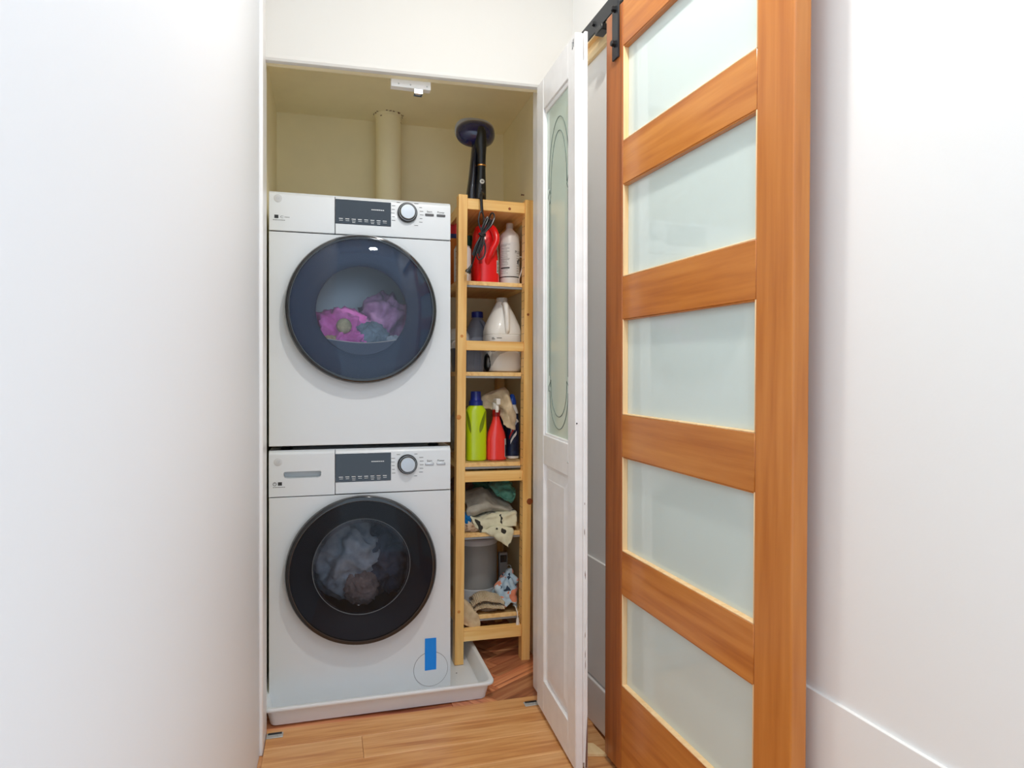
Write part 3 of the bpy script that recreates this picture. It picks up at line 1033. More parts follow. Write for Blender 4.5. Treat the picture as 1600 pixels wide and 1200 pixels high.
for u, w in ((LU + 0.0005, 0.95),):
    hl.lathe([(0.0022, 0), (0.0022, 0.0008)], 10, True, True, Matrix.Translation(tuple(FM @ Vector((u, 0.004, w)))) @ TO_FRONT)
hl.build('screw_hole', M['print_dark'], fd)
MB().lathe([(0.003, 0), (0.0032, 0.002), (0.002, 0.003)], 10, True, True, Matrix.Translation(tuple(FM @ Vector((0.318, 0.0, 0.835)))) @ Matrix.Rotation(math.radians(-90), 4, 'Y')).build('pull_screw', M['zinc'], fd)
# pencil mark near the top of the near stile
pm = MB()
for (u, w, du, dwz) in ((0.365, 1.985, 0.0, 0.022), (0.359, 1.985, 0.0, 0.022), (0.353, 1.983, 0.0, 0.020), (0.359, 1.996, 0.006, 0.002), (0.353, 1.982, 0.006, 0.003)):
    pm.tube([tuple(FM @ Vector((u, -0.0003, w))), tuple(FM @ Vector((u + du, -0.0003, w + dwz)))], 0.0008, 5)
pm.build('pencil_mark', M['print_grey'], fd)
# leaded lines on the glass
UC = (U0 + U1) / 2 + 0.004


def etch(pts, r=0.0011):
    MB().tube([tuple(FM @ Vector((u, 0.0106, w))) for u, w in pts], r, 6).build('leaded_line', M['etch'], gp)


def arch(hu, wt, wb, n=20):
    return [(UC - hu * math.cos(math.pi * k / n), wb + (wt - wb) * math.sin(math.pi * k / n)) for k in range(n + 1)]


etch(arch(0.098, 1.853, 1.66))
etch(arch(0.078, 1.812, 1.64))
for sgn in (-1, 1):
    ue = UC + sgn * 0.090
    etch([(ue, 1.655), (ue + 0.012, 1.635), (ue + 0.002, 1.612), (ue - 0.012, 1.632), (ue, 1.655)])
    etch([(ue - 0.004, 1.615), (ue - 0.004, 1.075)], 0.0008)
    etch([(ue + 0.008, 1.63), (ue + 0.008, 1.04)], 0.0008)
    etch([(UC + sgn * 0.076, 1.045), (UC + sgn * 0.076, 1.062), (UC + sgn * 0.098, 1.042), (UC + sgn * 0.100, 1.026), (UC + sgn * 0.088, 1.028)])
etch([(UC - 0.076 * math.cos(math.pi * k / 20), 1.045 - 0.092 * math.sin(math.pi * k / 20)) for k in range(21)])
etch([(UC - 0.088 * math.cos(math.pi * k / 20), 1.028 - 0.112 * math.sin(math.pi * k / 20)) for k in range(21)])

# ------------------------------------------------------------------ sliding wooden door
bd = thing('sliding_door', 'orange stained wooden sliding door with five white glass panes', 'door', (0.7574, 1.75, 0.0))
e1 = Vector((ST * math.cos(-0.0165), -CT * math.cos(-0.0165), math.sin(-0.0165)))
nn = Vector((CT, ST, 0))
e2 = Vector((0, 0, 1))
e2 = (e2 - e1 * e2.dot(e1)).normalized()
e2 = (e2 - nn * math.sin(0.0056)).normalized()
nn = e2.cross(e1).normalized()
if nn.x < 0:
    nn = -nn
bd.matrix_world = Matrix(((nn.x, -e1.x, e2.x, 0.7574), (nn.y, -e1.y, e2.y, 1.75), (nn.z, -e1.z, e2.z, 0.01), (0, 0, 0, 1)))
bpy.context.view_layer.update()
DT = 0.036
W2 = 0.7414


def bbox(v0, v1, n0, n1, w0, w1):
    # local axes: x = into the wall, y = -v, z = w
    return MB().box(n0, n1, -v1, -v0, w0, w1)


TOPW = 2.07
bbox(0.0, 0.1013, 0, DT, 0.006, TOPW).build('stile', M['fir_dark'], bd, bevel=0.005, segs=3, label='edge stile coloured darker for shade')
bbox(0.6401, W2, 0, DT, 0.006, TOPW).build('stile', M['fir_z'], bd, bevel=0.004, segs=3)
cuts = [(0.006, 0.2455), (0.4935, 0.6088), (0.8622, 0.9746), (1.2287, 1.3418), (1.5861, 1.7002), (1.9500, TOPW)]
for w0, w1 in cuts:
    bbox(0.1013, 0.6401, 0.0005, DT - 0.0005, w0, w1).build('rail', M['fir_y'], bd, bevel=0.0012, segs=1)
for k in range(5):
    w0, w1 = cuts[k][1], cuts[k + 1][0]
    pn = bbox(0.1013, 0.6401, 0.016, 0.021, w0, w1).build('pane', M['pane'], bd, smooth=False, label='white frosted glass pane')
    b = 0.008
    bbox(0.1013, 0.1013 + b * 0.4, 0.001, 0.016, w0, w1).build('glazing_bead', M['bead'], pn, bevel=0.0008, segs=1)
    bbox(0.6401 - b * 0.4, 0.6401, 0.001, 0.016, w0, w1).build('glazing_bead', M['bead'], pn, bevel=0.0008, segs=1)
    bbox(0.1013, 0.6401, 0.001, 0.016, w0, w0 + b * 0.4).build('glazing_bead', M['bead'], pn, bevel=0.0008, segs=1)
    bbox(0.1013, 0.6401, 0.002, 0.016, w1 - b * 0.4, w1).build('glazing_bead', M['fir_y'], pn, bevel=0.0008, segs=1)
# hangers
for vc in (0.067, 0.672):
    hz = MB()
    hz.rings([[(x, -vc + y, z) for y, z in ((-0.0175, 1.930), (0.0175, 1.930), (0.0175, 2.26), (0.010, 2.275), (-0.010, 2.275), (-0.0175, 2.26))] for x in (-0.0065, -0.0005)])
    hg = hz.build('hanger_strap', M['black'], bd, bevel=0.001, segs=1)
    for w in (1.970, 2.062):
        MB().lathe([(0.010, 0), (0.010, 0.003), (0.0085, 0.003), (0.0085, 0.010), (0.006, 0.012)], 6, True, True,
                   Matrix.Translation((-0.0065, -vc, w)) @ Matrix.Rotation(math.radians(-90), 4, 'Y')).build('bolt', M['blackplastic'], hg)
    MB().lathe([(0.030, -0.006), (0.040, -0.006), (0.036, -0.002), (0.036, 0.002), (0.040, 0.006), (0.030, 0.006)], 32, True, True,
               Matrix.Translation((0.012, -vc, 2.207)) @ Matrix.Rotation(math.radians(90), 4, 'Y')).build('wheel', M['blackplastic'], hg)

# track
tk = thing('sliding_track', 'black flat steel track that carries the wooden door', 'track', (0, 0, 0))
tk.matrix_world = DOOR
bpy.context.view_layer.update()
MB().box(0.012, 0.0185, -0.186, 1.55, 2.109, 2.157).build('rail_bar', M['black'], tk, bevel=0.001, segs=1)
for v in (-0.095, 0.45, 0.95, 1.45):
    bo = MB().lathe([(0.009, 0), (0.009, 0.003), (0.0075, 0.0035), (0.0075, 0.007)], 6, True, True,
                    Matrix.Translation((0.012, v, 2.136)) @ Matrix.Rotation(math.radians(-90), 4, 'Y')).build('track_bolt', M['blackplastic'], tk)
    MB().lathe([(0.012, 0.0185), (0.012, 0.046)], 16, False, False, Matrix.Translation((0, v, 2.136)) @ Matrix.Rotation(math.radians(90), 4, 'Y')).build('spacer', M['blackplastic'], tk)
MB().box(0.006, 0.034, -0.078, -0.032, 2.090, 2.1085).build('track_stop', M['blackplastic'], tk, bevel=0.003)

# shim of pale wood on the floor under the door's far corner
sh = MB()
sh.rings([[(0.700, 1.838, z), (0.752, 1.838 - 0.018, z), (0.768, 1.758, z), (0.716, 1.772, z)] for z in (0.0005, 0.010)])
tag(sh.build('wood_shim', M['backing'], bevel=0.001, smooth=False), 'pale wooden shim on the floor behind the door corner', 'shim')

# ------------------------------------------------------------------ pine shelf unit
SX, SY = 0.6065, 2.46
sf = thing('shelf_unit', 'narrow pine shelf unit with open ladder ends beside the machines', 'shelf', (SX, SY, 0.0045), (0, 0.0092, 0))
PT = 1.768
DEP = 0.465


def knot(parent, x, z, r, y=-0.0004, m='knot'):
    MB().lathe([(r, 0), (r * 0.9, 0.0005), (0, 0.0006)], 14, False, False, Matrix.Translation((x, y, z)) @ TO_FRONT).build('knot', M[m], parent)


posts = []
for yy in (0.0, DEP - 0.044):
    for x in (-0.1475, 0.1135):
        z0 = 0.0 if x < 0 else (-0.0085 if yy == 0 else -0.0085)
        posts.append(MB().box(x, x + 0.034, yy, yy + 0.044, z0, PT).build('post', M['pine'], sf, bevel=0.0015))
holes = MB()
for k in range(52):
    z = 0.10 + k * 0.032
    for yo in (0.013, 0.031):
        holes.box(0.1128, 0.1136, yo - 0.0017, yo + 0.0017, z - 0.0017, z + 0.0017)
holes.build('peg_holes', M['print_dark'], sf, smooth=False)
for yy in (0.006, DEP - 0.036):
    for z0, z1 in ((1.716, 1.757), (1.183, 1.219), (0.684, 0.722), (0.083, 0.126)):
        rg = MB().box(-0.1135, 0.1135, yy, yy + 0.030, z0, z1).build('rung', M['pine_x'], sf, bevel=0.0015)
        if yy < 0.01 and z0 > 1.7:
            knot(rg, 0.052, 1.729, 0.0055, 0.0058)
        if yy < 0.01 and 0.6 < z0 < 0.7:
            knot(rg, 0.103, 0.695, 0.002, 0.0058)
for x, z, r, p in ((-0.131, 1.235, 0.004, 0), (-0.140, 0.93, 0.0065, 0), (-0.133, 0.20, 0.004, 0), (0.128, 1.325, 0.0035, 1), (0.141, 0.603, 0.0085, 1)):
    knot(posts[p], x, z, r * 1.45, -0.0004, 'knot' if p else 'knot_light')
SHZ = [1.737, 1.449, 1.1015, 0.7535, 0.4845, 0.1675]
for k, z in enumerate(SHZ):
    if k == 0:
        bd_ = MB().box(-0.113, 0.113, 0.037, DEP - 0.037, z - 0.016, z).build('shelf_board', M['pine_y'], sf, bevel=0.001)
        for x in (-0.140, 0.1215):
            MB().box(x, x + 0.018, 0.0445, DEP - 0.0445, z - 0.035, z + 0.006).build('side_rail', M['pine_y'], sf, bevel=0.001)
        continue
    y0 = 0.032 if z > 0.2 else 0.038
    bd_ = MB().box(-0.1125, 0.1125, y0, DEP - 0.038, z - 0.0155, z).build('shelf_board', M['pine_y'], sf, bevel=0.001)
    MB().box(-0.146, 0.146, 0.0455, DEP - 0.0455, z - 0.0155, z).build('shelf_wing', M['pine_y'], bd_, bevel=0.001)
    MB().box(-0.112, 0.112, y0 + 0.001, y0 + 0.012, z - 0.024, z - 0.0157).build('metal_strip', M['greymetal'], bd_, bevel=0.0008)

Z1, Z2, Z3, Z4, Z5 = 1.4542, 1.1067, 0.7587, 0.4897, 0.1727

# ------------------------------------------------------------------ steamer on top
st = thing('garment_steamer', 'dark blue and black handheld garment steamer standing on the pine shelf', 'steamer', (0.572, 2.585, 1.7455))
hd = MB()
hc = (-0.003, -0.005, 0.312)
hrings = []
for k in range(12):
    t = k / 11
    y = -0.044 + 0.066 * t
    s = math.sqrt(max(0.0, 1 - ((1 - t) * 0.97) ** 2)) ** 0.8
    s = max(s, 0.05)
    hrings.append([(hc[0] + 0.079 * s * math.copysign(abs(math.cos(a)) ** 0.85, math.cos(a)), hc[1] + y, hc[2] + 0.054 * s * math.copysign(abs(math.sin(a)) ** 0.85, math.sin(a)) * (1.0 if math.sin(a) < 0 else 0.93)) for a in [2 * math.pi * j / 40 for j in range(40)]])
hd.rings(hrings)
hd.build('steam_head', M['navy_gloss'], st, angle=70)
pl = MB()
pl.rings([[(hc[0] - 0.001 + 0.081 * f * math.copysign(abs(math.cos(a)) ** 0.8, math.cos(a)), hc[1] + y, hc[2] + 0.010 + 0.054 * f * math.copysign(abs(math.sin(a)) ** 0.8, math.sin(a))) for a in [2 * math.pi * j / 40 for j in range(40)]] for y, f in ((0.018, 0.98), (0.021, 1.0), (0.029, 1.0), (0.032, 0.97))])
pl.build('steam_plate', M['palegrey'], st, angle=50, label='pale steam plate behind the head')
grip = loft([(0.0, 0.022, 0.026, 2.6, 0.012, 0.0), (0.06, 0.024, 0.028, 2.6, 0.012, 0.0), (0.11, 0.022, 0.026, 2.4, 0.013, -0.002), (0.16, 0.018, 0.024, 2.4, 0.015, -0.004), (0.22, 0.0185, 0.024, 2.2, 0.015, -0.010), (0.262, 0.024, 0.028, 2.2, 0.010, -0.022), (0.300, 0.020, 0.020, 2.0, 0.008, -0.040), (0.318, 0.012, 0.010, 2.0, 0.007, -0.046)])
grip.build('grip', M['blackplastic'], st, angle=60)
tank = loft([(0.0, 0.020, 0.028, 2.4, -0.020, 0.008), (0.07, 0.019, 0.028, 2.4, -0.021, 0.008), (0.14, 0.014, 0.026, 2.4, -0.017, 0.006), (0.21, 0.012, 0.022, 2.4, -0.012, 0.004), (0.262, 0.012, 0.02, 2.2, -0.008, 0.0)])
tank.build('water_tank', M['navy_dark'], st, angle=60)
loft([(0.175, 0.0192, 0.0252, 2.4, 0.0152, -0.0052), (0.1805, 0.0192, 0.0252, 2.4, 0.0152, -0.0055)]).build('gold_band', M['gold'], st, label='thin copper gold band')
bs = loft([(0.0, 0.040, 0.034, 3, 0.0, 0.0), (0.022, 0.039, 0.033, 3, 0.0, 0.0), (0.040, 0.032, 0.030, 3, 0.001, 0.0), (0.046, 0.030, 0.028, 3, 0.001, 0.0)])
bs.build('steamer_base', M['navy_dark'], st)
bt = MB().lathe([(0.0095, 0), (0.0095, 0.002), (0.0085, 0.0028), (0, 0.003)], 24, False, False, Matrix.Translation((0.015, -0.0275, 0.112)) @ TO_FRONT).build('round_badge', M['whiteplastic'], st)
MB().box(0.011, 0.0195, -0.0309, -0.0305, 0.110, 0.114).build('badge_mark', M['print_grey'], bt, smooth=False)
MB().lathe([(0.0028, 0), (0.0020, 0.001)], 12, True, True, Matrix.Translation((0.012, -0.0292, 0.082)) @ TO_FRONT).build('indicator', M['print_grey'], st)

# cord of the steamer, bundled in front of the shelf (own part)
OX, OY, OZ = 0.567, 2.585, 1.7425


def cpt(x, z, y=2.437):
    return (x - OX, y - OY, z - OZ)


cd = MB()
cd.tube(cr_line([cpt(0.583, 1.775, 2.545), cpt(0.575, 1.785, 2.50), cpt(0.556, 1.778, 2.455), cpt(0.5525, 1.755, 2.442), cpt(0.5545, 1.70, 2.438)], 6), 0.0058, 8)
rr = random.Random(7)
for k in range(7):
    o = (k - 3) * 0.0058
    yj = 2.437 + (k % 3) * 0.005
    top = (0.587 + o * 0.9, 1.688 + rr.uniform(-0.012, 0.006))
    mid = (0.556 + o * 0.45, 1.618 + o * 0.3)
    bot = (0.533 + o * 0.9, 1.548 + rr.uniform(-0.012, 0.012))
    cd.tube(cr_line([cpt(top[0], top[1], yj), cpt((top[0] + mid[0]) / 2 + o * 0.3, (top[1] + mid[1]) / 2, yj - 0.003), cpt(mid[0], mid[1], yj), cpt((bot[0] + mid[0]) / 2 + o * 0.2, (bot[1] + mid[1]) / 2, yj - 0.003), cpt(bot[0], bot[1], yj)], 5), 0.0031, 6)
# loops at both ends of the bundle
cd.tube(cr_line([cpt(0.556, 1.62), cpt(0.541, 1.665), cpt(0.546, 1.700), cpt(0.5545, 1.702), cpt(0.560, 1.68), cpt(0.557, 1.62)], 6), 0.0031, 6)
cd.tube(cr_line([cpt(0.572, 1.655), cpt(0.590, 1.700), cpt(0.602, 1.690), cpt(0.588, 1.650)], 6), 0.0031, 6)
cd.tube(cr_line([cpt(0.556, 1.615), cpt(0.567, 1.57), cpt(0.560, 1.535), cpt(0.540, 1.525), cpt(0.531, 1.55)], 6), 0.0031, 6)
cd.tube(cr_line([cpt(0.531, 1.55, 2.438), cpt(0.522, 1.525, 2.436), cpt(0.515, 1.505, 2.434), cpt(0.508, 1.490, 2.434)], 6), 0.0035, 6)
cord = cd.build('cord', M['blackplastic'], st)
MB().tube([cpt(0.541, 1.622, 2.432), cpt(0.551, 1.614, 2.430), cpt(0.566, 1.617, 2.432)], 0.006, 8).build('cord_tie', M['blackplastic'], cord)
pgm = Matrix.Translation(cpt(0.509, 1.492, 2.434)) @ Matrix.Rotation(math.radians(28), 4, 'Y')
pg = MB()
pg.rings([[tuple(pgm @ Vector(p)) for p in superellipse(hx, hy, 3, 0, 0, z, 20)] for z, hx, hy in ((0.012, 0.0035, 0.0035), (0.0, 0.006, 0.005), (-0.010, 0.0075, 0.006), (-0.014, 0.0115, 0.008), (-0.022, 0.0115, 0.008))])
pg.build('plug', M['blackplastic'], cord)
for sx in (-0.005, 0.005):
    MB().box(sx - 0.0008, sx + 0.0008, -0.003, 0.003, -0.032, -0.022, pgm).build('prong', M['zinc'], cord)


# ------------------------------------------------------------------ bottles and goods on the shelves
def place(root_name, label, cat, loc, group=None):
    return thing(root_name, label, cat, loc, (0, 0, 0), group)


# shelf 1 --------------------------------------------------------
rj = place('red_jug', 'bright red plastic jug with a moulded handle behind the black cord', 'jug', (0.607, 2.600, Z1))
rs = [(0, 0.047, 0.070, 3.2), (0.004, 0.0525, 0.075, 3.2), (0.085, 0.0525, 0.075, 3.2), (0.110, 0.050, 0.072, 3.0), (0.165, 0.048, 0.066, 2.8), (0.205, 0.045, 0.058, 2.6), (0.230, 0.038, 0.045, 2.4), (0.243, 0.024, 0.026, 2.0, 0.012), (0.250, 0.021, 0.021, 2.0, 0.014)]
loft(rs, 48).build('jug_body', M['red'], rj)
MB().tube(cr_line([(0.006, -0.040, 0.232), (0.020, -0.078, 0.205), (0.026, -0.092, 0.165), (0.008, -0.092, 0.125), (-0.004, -0.080, 0.095), (-0.005, -0.058, 0.070)], 8), [0.013] * 30 + [0.012] * 11, 12).build('handle', M['red'], rj)
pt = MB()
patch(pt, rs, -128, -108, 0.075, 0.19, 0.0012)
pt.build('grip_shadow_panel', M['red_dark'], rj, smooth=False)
MB().lathe([(0.0205, 0.249), (0.0205, 0.267), (0.0185, 0.2695)], 28, True, True, Matrix.Translation((0.014, 0, 0))).build('cap', M['pinkcap'], rj)
lb = MB()
patch(lb, rs, -52, -18, 0.035, 0.215, 0.001)
lb = lb.build('side_label', M['labelgreen'], rj, smooth=False)
bc = MB()
for k in range(9):
    z = 0.045 + k * 0.0048
    patch(bc, rs, -62, -53, z, z + (0.0022 if k % 3 else 0.003), 0.0016, 3, 1)
bw = MB()
patch(bw, rs, -64, -51, 0.040, 0.090, 0.0012)
bwo = bw.build('barcode_label', M['labelwhite'], rj, smooth=False)
bc.build('barcode_lines', M['print_dark'], bwo, smooth=False)

wbt = place('white_bottle', 'tall white bottle with small grey cap and printed label beside red jug', 'bottle', (0.711, 2.600, Z1))
ws = [(0, 0.037, 0.037), (0.003, 0.0395, 0.0395), (0.198, 0.0395, 0.0395), (0.208, 0.036, 0.036), (0.220, 0.024, 0.024), (0.228, 0.015, 0.015), (0.234, 0.0135, 0.0135)]
loft(ws).build('bottle_body', M['whiteplastic'], wbt)
MB().lathe([(0.0142, 0.232), (0.0142, 0.252), (0.013, 0.2545)], 28, True, True).build('cap', M['greycap'], wbt)
lbm = MB()
patch(lbm, ws, -190, 10, 0.036, 0.172, 0.0006, 28)
lbo = lbm.build('bottle_label', M['labelwhite'], wbt, smooth=False)
pr = MB()
patch(pr, ws, -190, 10, 0.032, 0.0355, 0.0009, 28, 1)
rr = random.Random(2)
z = 0.163
while z > 0.045:
    a = -168 + rr.uniform(0, 6)
    patch(pr, ws, a, a + rr.uniform(40, 62), z, z + rr.choice((0.0008, 0.0012)), 0.001, 6, 1)
    z -= rr.uniform(0.004, 0.007)
patch(pr, ws, -165, -105, 0.068, 0.072, 0.001, 8, 1)
for k in range(8):
    z = 0.118 - k * 0.010
    patch(pr, ws, -62, -62 + rr.uniform(18, 32), z, z + 0.001, 0.001, 4, 1)
pr.build('label_lines', M['print_dark'], lbo, smooth=False)


def on_bottle(u, w, a0=-62, z0=0.128, R=0.0405):
    a = math.radians(a0) + u / R
    return (R * math.cos(a), R * math.sin(a), z0 + w)


text_mesh('PLUS', 0.017, lambda u, w: on_bottle(u + 0.010, w), 'label_word', M['print_dark'], lbo)
ov = MB()
ov.add([on_bottle(0.013 * math.cos(t), 0.013 * math.sin(t), -38, 0.094) for t in [2 * math.pi * j / 20 for j in range(20)]], [tuple(range(20))])
ov.build('label_oval', M['print_dark'], lbo, smooth=False)

gb = place('green_bottle', 'dark green bottle in the shade behind the red jug', 'bottle', (0.568, 2.715, Z1))
gs = [(0, 0.026, 0.026), (0.003, 0.029, 0.029), (0.13, 0.029, 0.029), (0.17, 0.016, 0.016), (0.20, 0.0125, 0.0125)]
loft(gs).build('bottle_body', M['green'], gb)
MB().lathe([(0.0135, 0.198), (0.0135, 0.218), (0.012, 0.22)], 20, True, True).build('cap', M['green'], gb)
cn = place('printed_can', 'white can with grey printing half hidden behind the pine post', 'can', (0.508, 2.555, Z1))
cs = [(0, 0.031, 0.031), (0.003, 0.0335, 0.0335), (0.130, 0.0335, 0.0335), (0.136, 0.030, 0.030)]
loft(cs).build('can_body', M['can'], cn)
pr = MB()
for k in range(9):
    patch(pr, cs, -150 + (k % 2) * 6, -112, 0.02 + k * 0.012, 0.024 + k * 0.012, 0.0006, 5, 1)
pr.build('can_print', M['print_grey'], cn, smooth=False)
MB().lathe([(0.029, 0.136), (0.029, 0.142), (0.027, 0.143)], 28, True, True).build('lid', M['greycap'], cn)
bxp = place('carton', 'orange, blue and red carton standing at the side of the top shelf space', 'box', (0.495, 2.73, Z1))
MB().box(-0.022, 0.022, -0.05, 0.05, 0.0, 0.20).build('carton_body', M['orange'], bxp, bevel=0.001)
MB().box(-0.0223, 0.0223, -0.0503, 0.0503, 0.20, 0.218).build('blue_band', M['bluecard'], bxp, bevel=0.001)
MB().box(-0.022, 0.022, -0.05, 0.05, 0.218, 0.262).build('red_top', M['redcard'], bxp, bevel=0.001)
wc = MB()
wc.tube(cr_line([(0.747, 2.60, Z1 + 0.003), (0.740, 2.555, Z1 + 0.003), (0.733, 2.54, Z1 + 0.02), (0.742, 2.53, Z1 + 0.06), (0.752, 2.545, Z1 + 0.105), (0.752, 2.60, Z1 + 0.12), (0.755, 2.70, Z1 + 0.11)], 6), 0.0022, 6)
tag(wc.build('white_cable', M['whiteplastic']), 'thin white cable rising beside the white bottle', 'cable')

# shelf 2 --------------------------------------------------------
gj = place('white_gallon_jug', 'big white gallon jug with central handle on the second shelf', 'jug', (0.679, 2.600, Z2))
js = [(0, 0.060, 0.060, 3.0), (0.005, 0.068, 0.068, 3.2), (0.020, 0.0725, 0.0725, 3.4), (0.146, 0.0725, 0.0725, 3.4), (0.148, 0.0710, 0.0710, 3.4), (0.150, 0.0725, 0.0725, 3.4), (0.165, 0.0725, 0.0725, 3.2), (0.185, 0.068, 0.068, 2.8), (0.225, 0.052, 0.052, 2.4), (0.262, 0.034, 0.034, 2.1), (0.280, 0.024, 0.024, 2.0), (0.284, 0.021, 0.021, 2.0)]
loft(js, 56).build('jug_body', M['whiteplastic'], gj)
MB().lathe([(0.0225, 0.282), (0.0225, 0.298), (0.021, 0.300)], 30, True, True).build('cap', M['greycap'], gj)
MB().tube(cr_line([(0.0, -0.026, 0.274), (0.0, -0.056, 0.266), (0.001, -0.068, 0.240), (0.002, -0.073, 0.200), (0.003, -0.073, 0.168), (0.003, -0.060, 0.152)], 8), 0.0105, 14).build('handle', M['whiteplastic'], gj)
lbm = MB()
rows = []
for i in range(15):
    a = -160 + 140 * i / 14
    t = i / 14
    zt = 0.118 * min(1, max(0.0, (t - 0.02) * 3.2))
    zt = 0.03 + 0.09 * min(1.0, max(0, (t - 0.05) / 0.35)) ** 0.8
    zb = 0.024 + 0.062 * math.sin(math.pi * min(1, max(0, (t - 0.22) / 0.78))) * (1 if t > 0.22 else 0)
    zb = min(zb, zt - 0.001)
    rows.append([surf(js, math.radians(a), zb + (zt - zb) * k / 6, 0.0008) for k in range(7)])
lbm.rings(rows, False, False, False)
lbo = lbm.build('swoosh_label', M['labelgrey'], gj, smooth=True)
pr = MB()
patch(pr, js, -152, -143, 0.082, 0.096, 0.0012, 3, 2)
pr.build('label_square', M['labelgreen'], gj, smooth=False)
pr = MB()
for a0, a1, z in ((-136, -120, 0.092), (-136, -126, 0.086), (-136, -116, 0.080), (-136, -122, 0.112), (-108, -72, 0.092), (-108, -76, 0.087), (-130, -120, 0.134), (-130, -116, 0.129), (-110, -96, 0.133)):
    patch(pr, js, a0, a1, z, z + 0.0022, 0.0015, 5, 1)
pr.build('label_lines', M['print_grey'], gj, smooth=False)

nj = place('grey_jug', 'translucent grey jug with navy blue cap behind the white jug', 'jug', (0.607, 2.735, Z2))
ns = [(0, 0.050, 0.045, 3), (0.004, 0.056, 0.05, 3), (0.13, 0.056, 0.05, 3), (0.165, 0.050, 0.045, 2.6), (0.205, 0.034, 0.034, 2.2), (0.228, 0.022, 0.022, 2), (0.234, 0.020, 0.020, 2)]
loft(ns, 48).build('jug_body', M['greyjug'], nj)
MB().lathe([(0.0245, 0.230), (0.0245, 0.253), (0.023, 0.255)], 28, True, True).build('cap', M['navy'], nj)
MB().tube(cr_line([(0.010, -0.028, 0.215), (0.020, -0.052, 0.195), (0.024, -0.060, 0.150), (0.020, -0.050, 0.115)], 8), 0.008, 10).build('handle', M['greyjug'], nj)
wd = place('white_canister', 'white canister with rounded top behind the dark bin', 'canister', (0.520, 2.715, Z2))
loft([(0, 0.046, 0.046), (0.004, 0.049, 0.049), (0.13, 0.050, 0.050), (0.155, 0.047, 0.047), (0.172, 0.038, 0.038), (0.181, 0.024, 0.024), (0.184, 0.008, 0.008)]).build('canister_body', M['whiteplastic'], wd)
MB().lathe([(0.0505, 0.120), (0.0512, 0.122), (0.0512, 0.130), (0.0505, 0.132)], 36, False, False).build('lid_ring', M['greycap'], wd)
db = place('dark_bin', 'small dark grey plastic bin with a rim on the second shelf', 'bin', (0.532, 2.570, Z2))
bq = MB()
bq.rings([[(p[0], p[1], z) for p in superellipse(hx, hy, 5, 0, 0, z, 44)] for z, hx, hy in ((0.0, 0.055, 0.048), (0.003, 0.058, 0.051), (0.084, 0.0625, 0.055), (0.084, 0.0655, 0.058), (0.092, 0.0655, 0.058), (0.092, 0.060, 0.053), (0.006, 0.054, 0.047))])
bq.build('bin_shell', M['bin'], db, angle=50)
for x in (-0.040, -0.012, 0.016, 0.040):
    MB().box(x - 0.001, x + 0.001, -0.0560, -0.0535, 0.010, 0.078).build('rib', M['bin'], db, smooth=False)
MB().tube(cr_line([(-0.058, -0.02, 0.090), (-0.066, -0.034, 0.108), (-0.058, -0.050, 0.118), (-0.046, -0.050, 0.108), (-0.050, -0.030, 0.092)], 6), 0.004, 8).build('rope_handle', M['whiteplastic'], db, label='white rope handle')
bp = MB()
rr = random.Random(5)
for k in range(5):
    R = 0.016 + 0.002 * k
    bp.tube([(0.6085 + R * 0.45 * math.cos(a), 2.545 + 0.004 * k + 0.004 * math.sin(a * 2), Z2 + 0.035 + (R + 0.009) * math.sin(a) * 1.0 + 0.004) for a in [2 * math.pi * j / 24 for j in range(24)]], 0.0032, 6, True)
tag(bp.build('coiled_cable', M['blackplastic']), 'coiled black cable wedged between dark bin and white jug', 'cable')

# shelf 3 --------------------------------------------------------
lm = place('lime_bottle', 'lime green detergent bottle with a blue cap', 'bottle', (0.5655, 2.575, Z3))
ls = [(0, 0.036, 0.030, 3), (0.004, 0.0405, 0.034, 3), (0.120, 0.0415, 0.034, 3), (0.195, 0.040, 0.033, 2.8), (0.208, 0.034, 0.029, 2.4), (0.216, 0.0265, 0.0265, 2), (0.222, 0.0255, 0.0255, 2)]
loft(ls, 48).build('bottle_body', M['lime'], lm)
MB().lathe([(0.028, 0.217), (0.028, 0.233), (0.024, 0.236), (0.0215, 0.240), (0.0205, 0.268), (0.019, 0.272)], 36, True, True).build('cap', M['navy'], lm)
for sgn in (-1, 1):
    gr = MB()
    rows = []
    for i in range(11):
        t = i / 10
        z = 0.195 - 0.085 * t
        ac = -102 + sgn * (58 - 40 * t ** 0.75)
        wdt = 16 * math.sin(math.pi * min(1, t * 0.93 + 0.07)) ** 0.8 + 1
        rows.append([surf(ls, math.radians(ac + sgn * wdt * (k / 4 - 0.5) * 1.5), z, 0.0006) for k in range(5)])
    gr.rings(rows, False, False, False)
    gr.build('grip_groove', M['lime_dark'], lm, label='darker green finger groove')
rb = place('spray_bottle', 'red spray bottle with a white trigger under the beige rag', 'bottle', (0.6475, 2.570, Z3))
bs_ = [(0, 0.036, 0.026, 2.6), (0.004, 0.040, 0.029, 2.6), (0.085, 0.038, 0.029, 2.5), (0.110, 0.034, 0.027, 2.3), (0.145, 0.020, 0.020, 2.0), (0.165, 0.0145, 0.0145, 2.0), (0.186, 0.0135, 0.0135, 2.0)]
loft(bs_, 44).build('bottle_body', M['red_clear'], rb)
MB().lathe([(0.0155, 0.172), (0.0155, 0.196), (0.012, 0.200)], 24, True, True).build('collar', M['red_dark'], rb)
tg = MB()
tg.rings([[(x, y, z + dz) for x, y, dz in ((-0.012, -0.006, 0), (0.012, -0.006, 0), (0.012, 0.03, 0), (-0.012, 0.03, 0))] for z in (0.198, 0.228)])
tg.box(-0.009, 0.009, -0.040, 0.012, 0.218, 0.244)
tgo = tg.build('spray_head', M['whiteplastic'], rb, bevel=0.004)
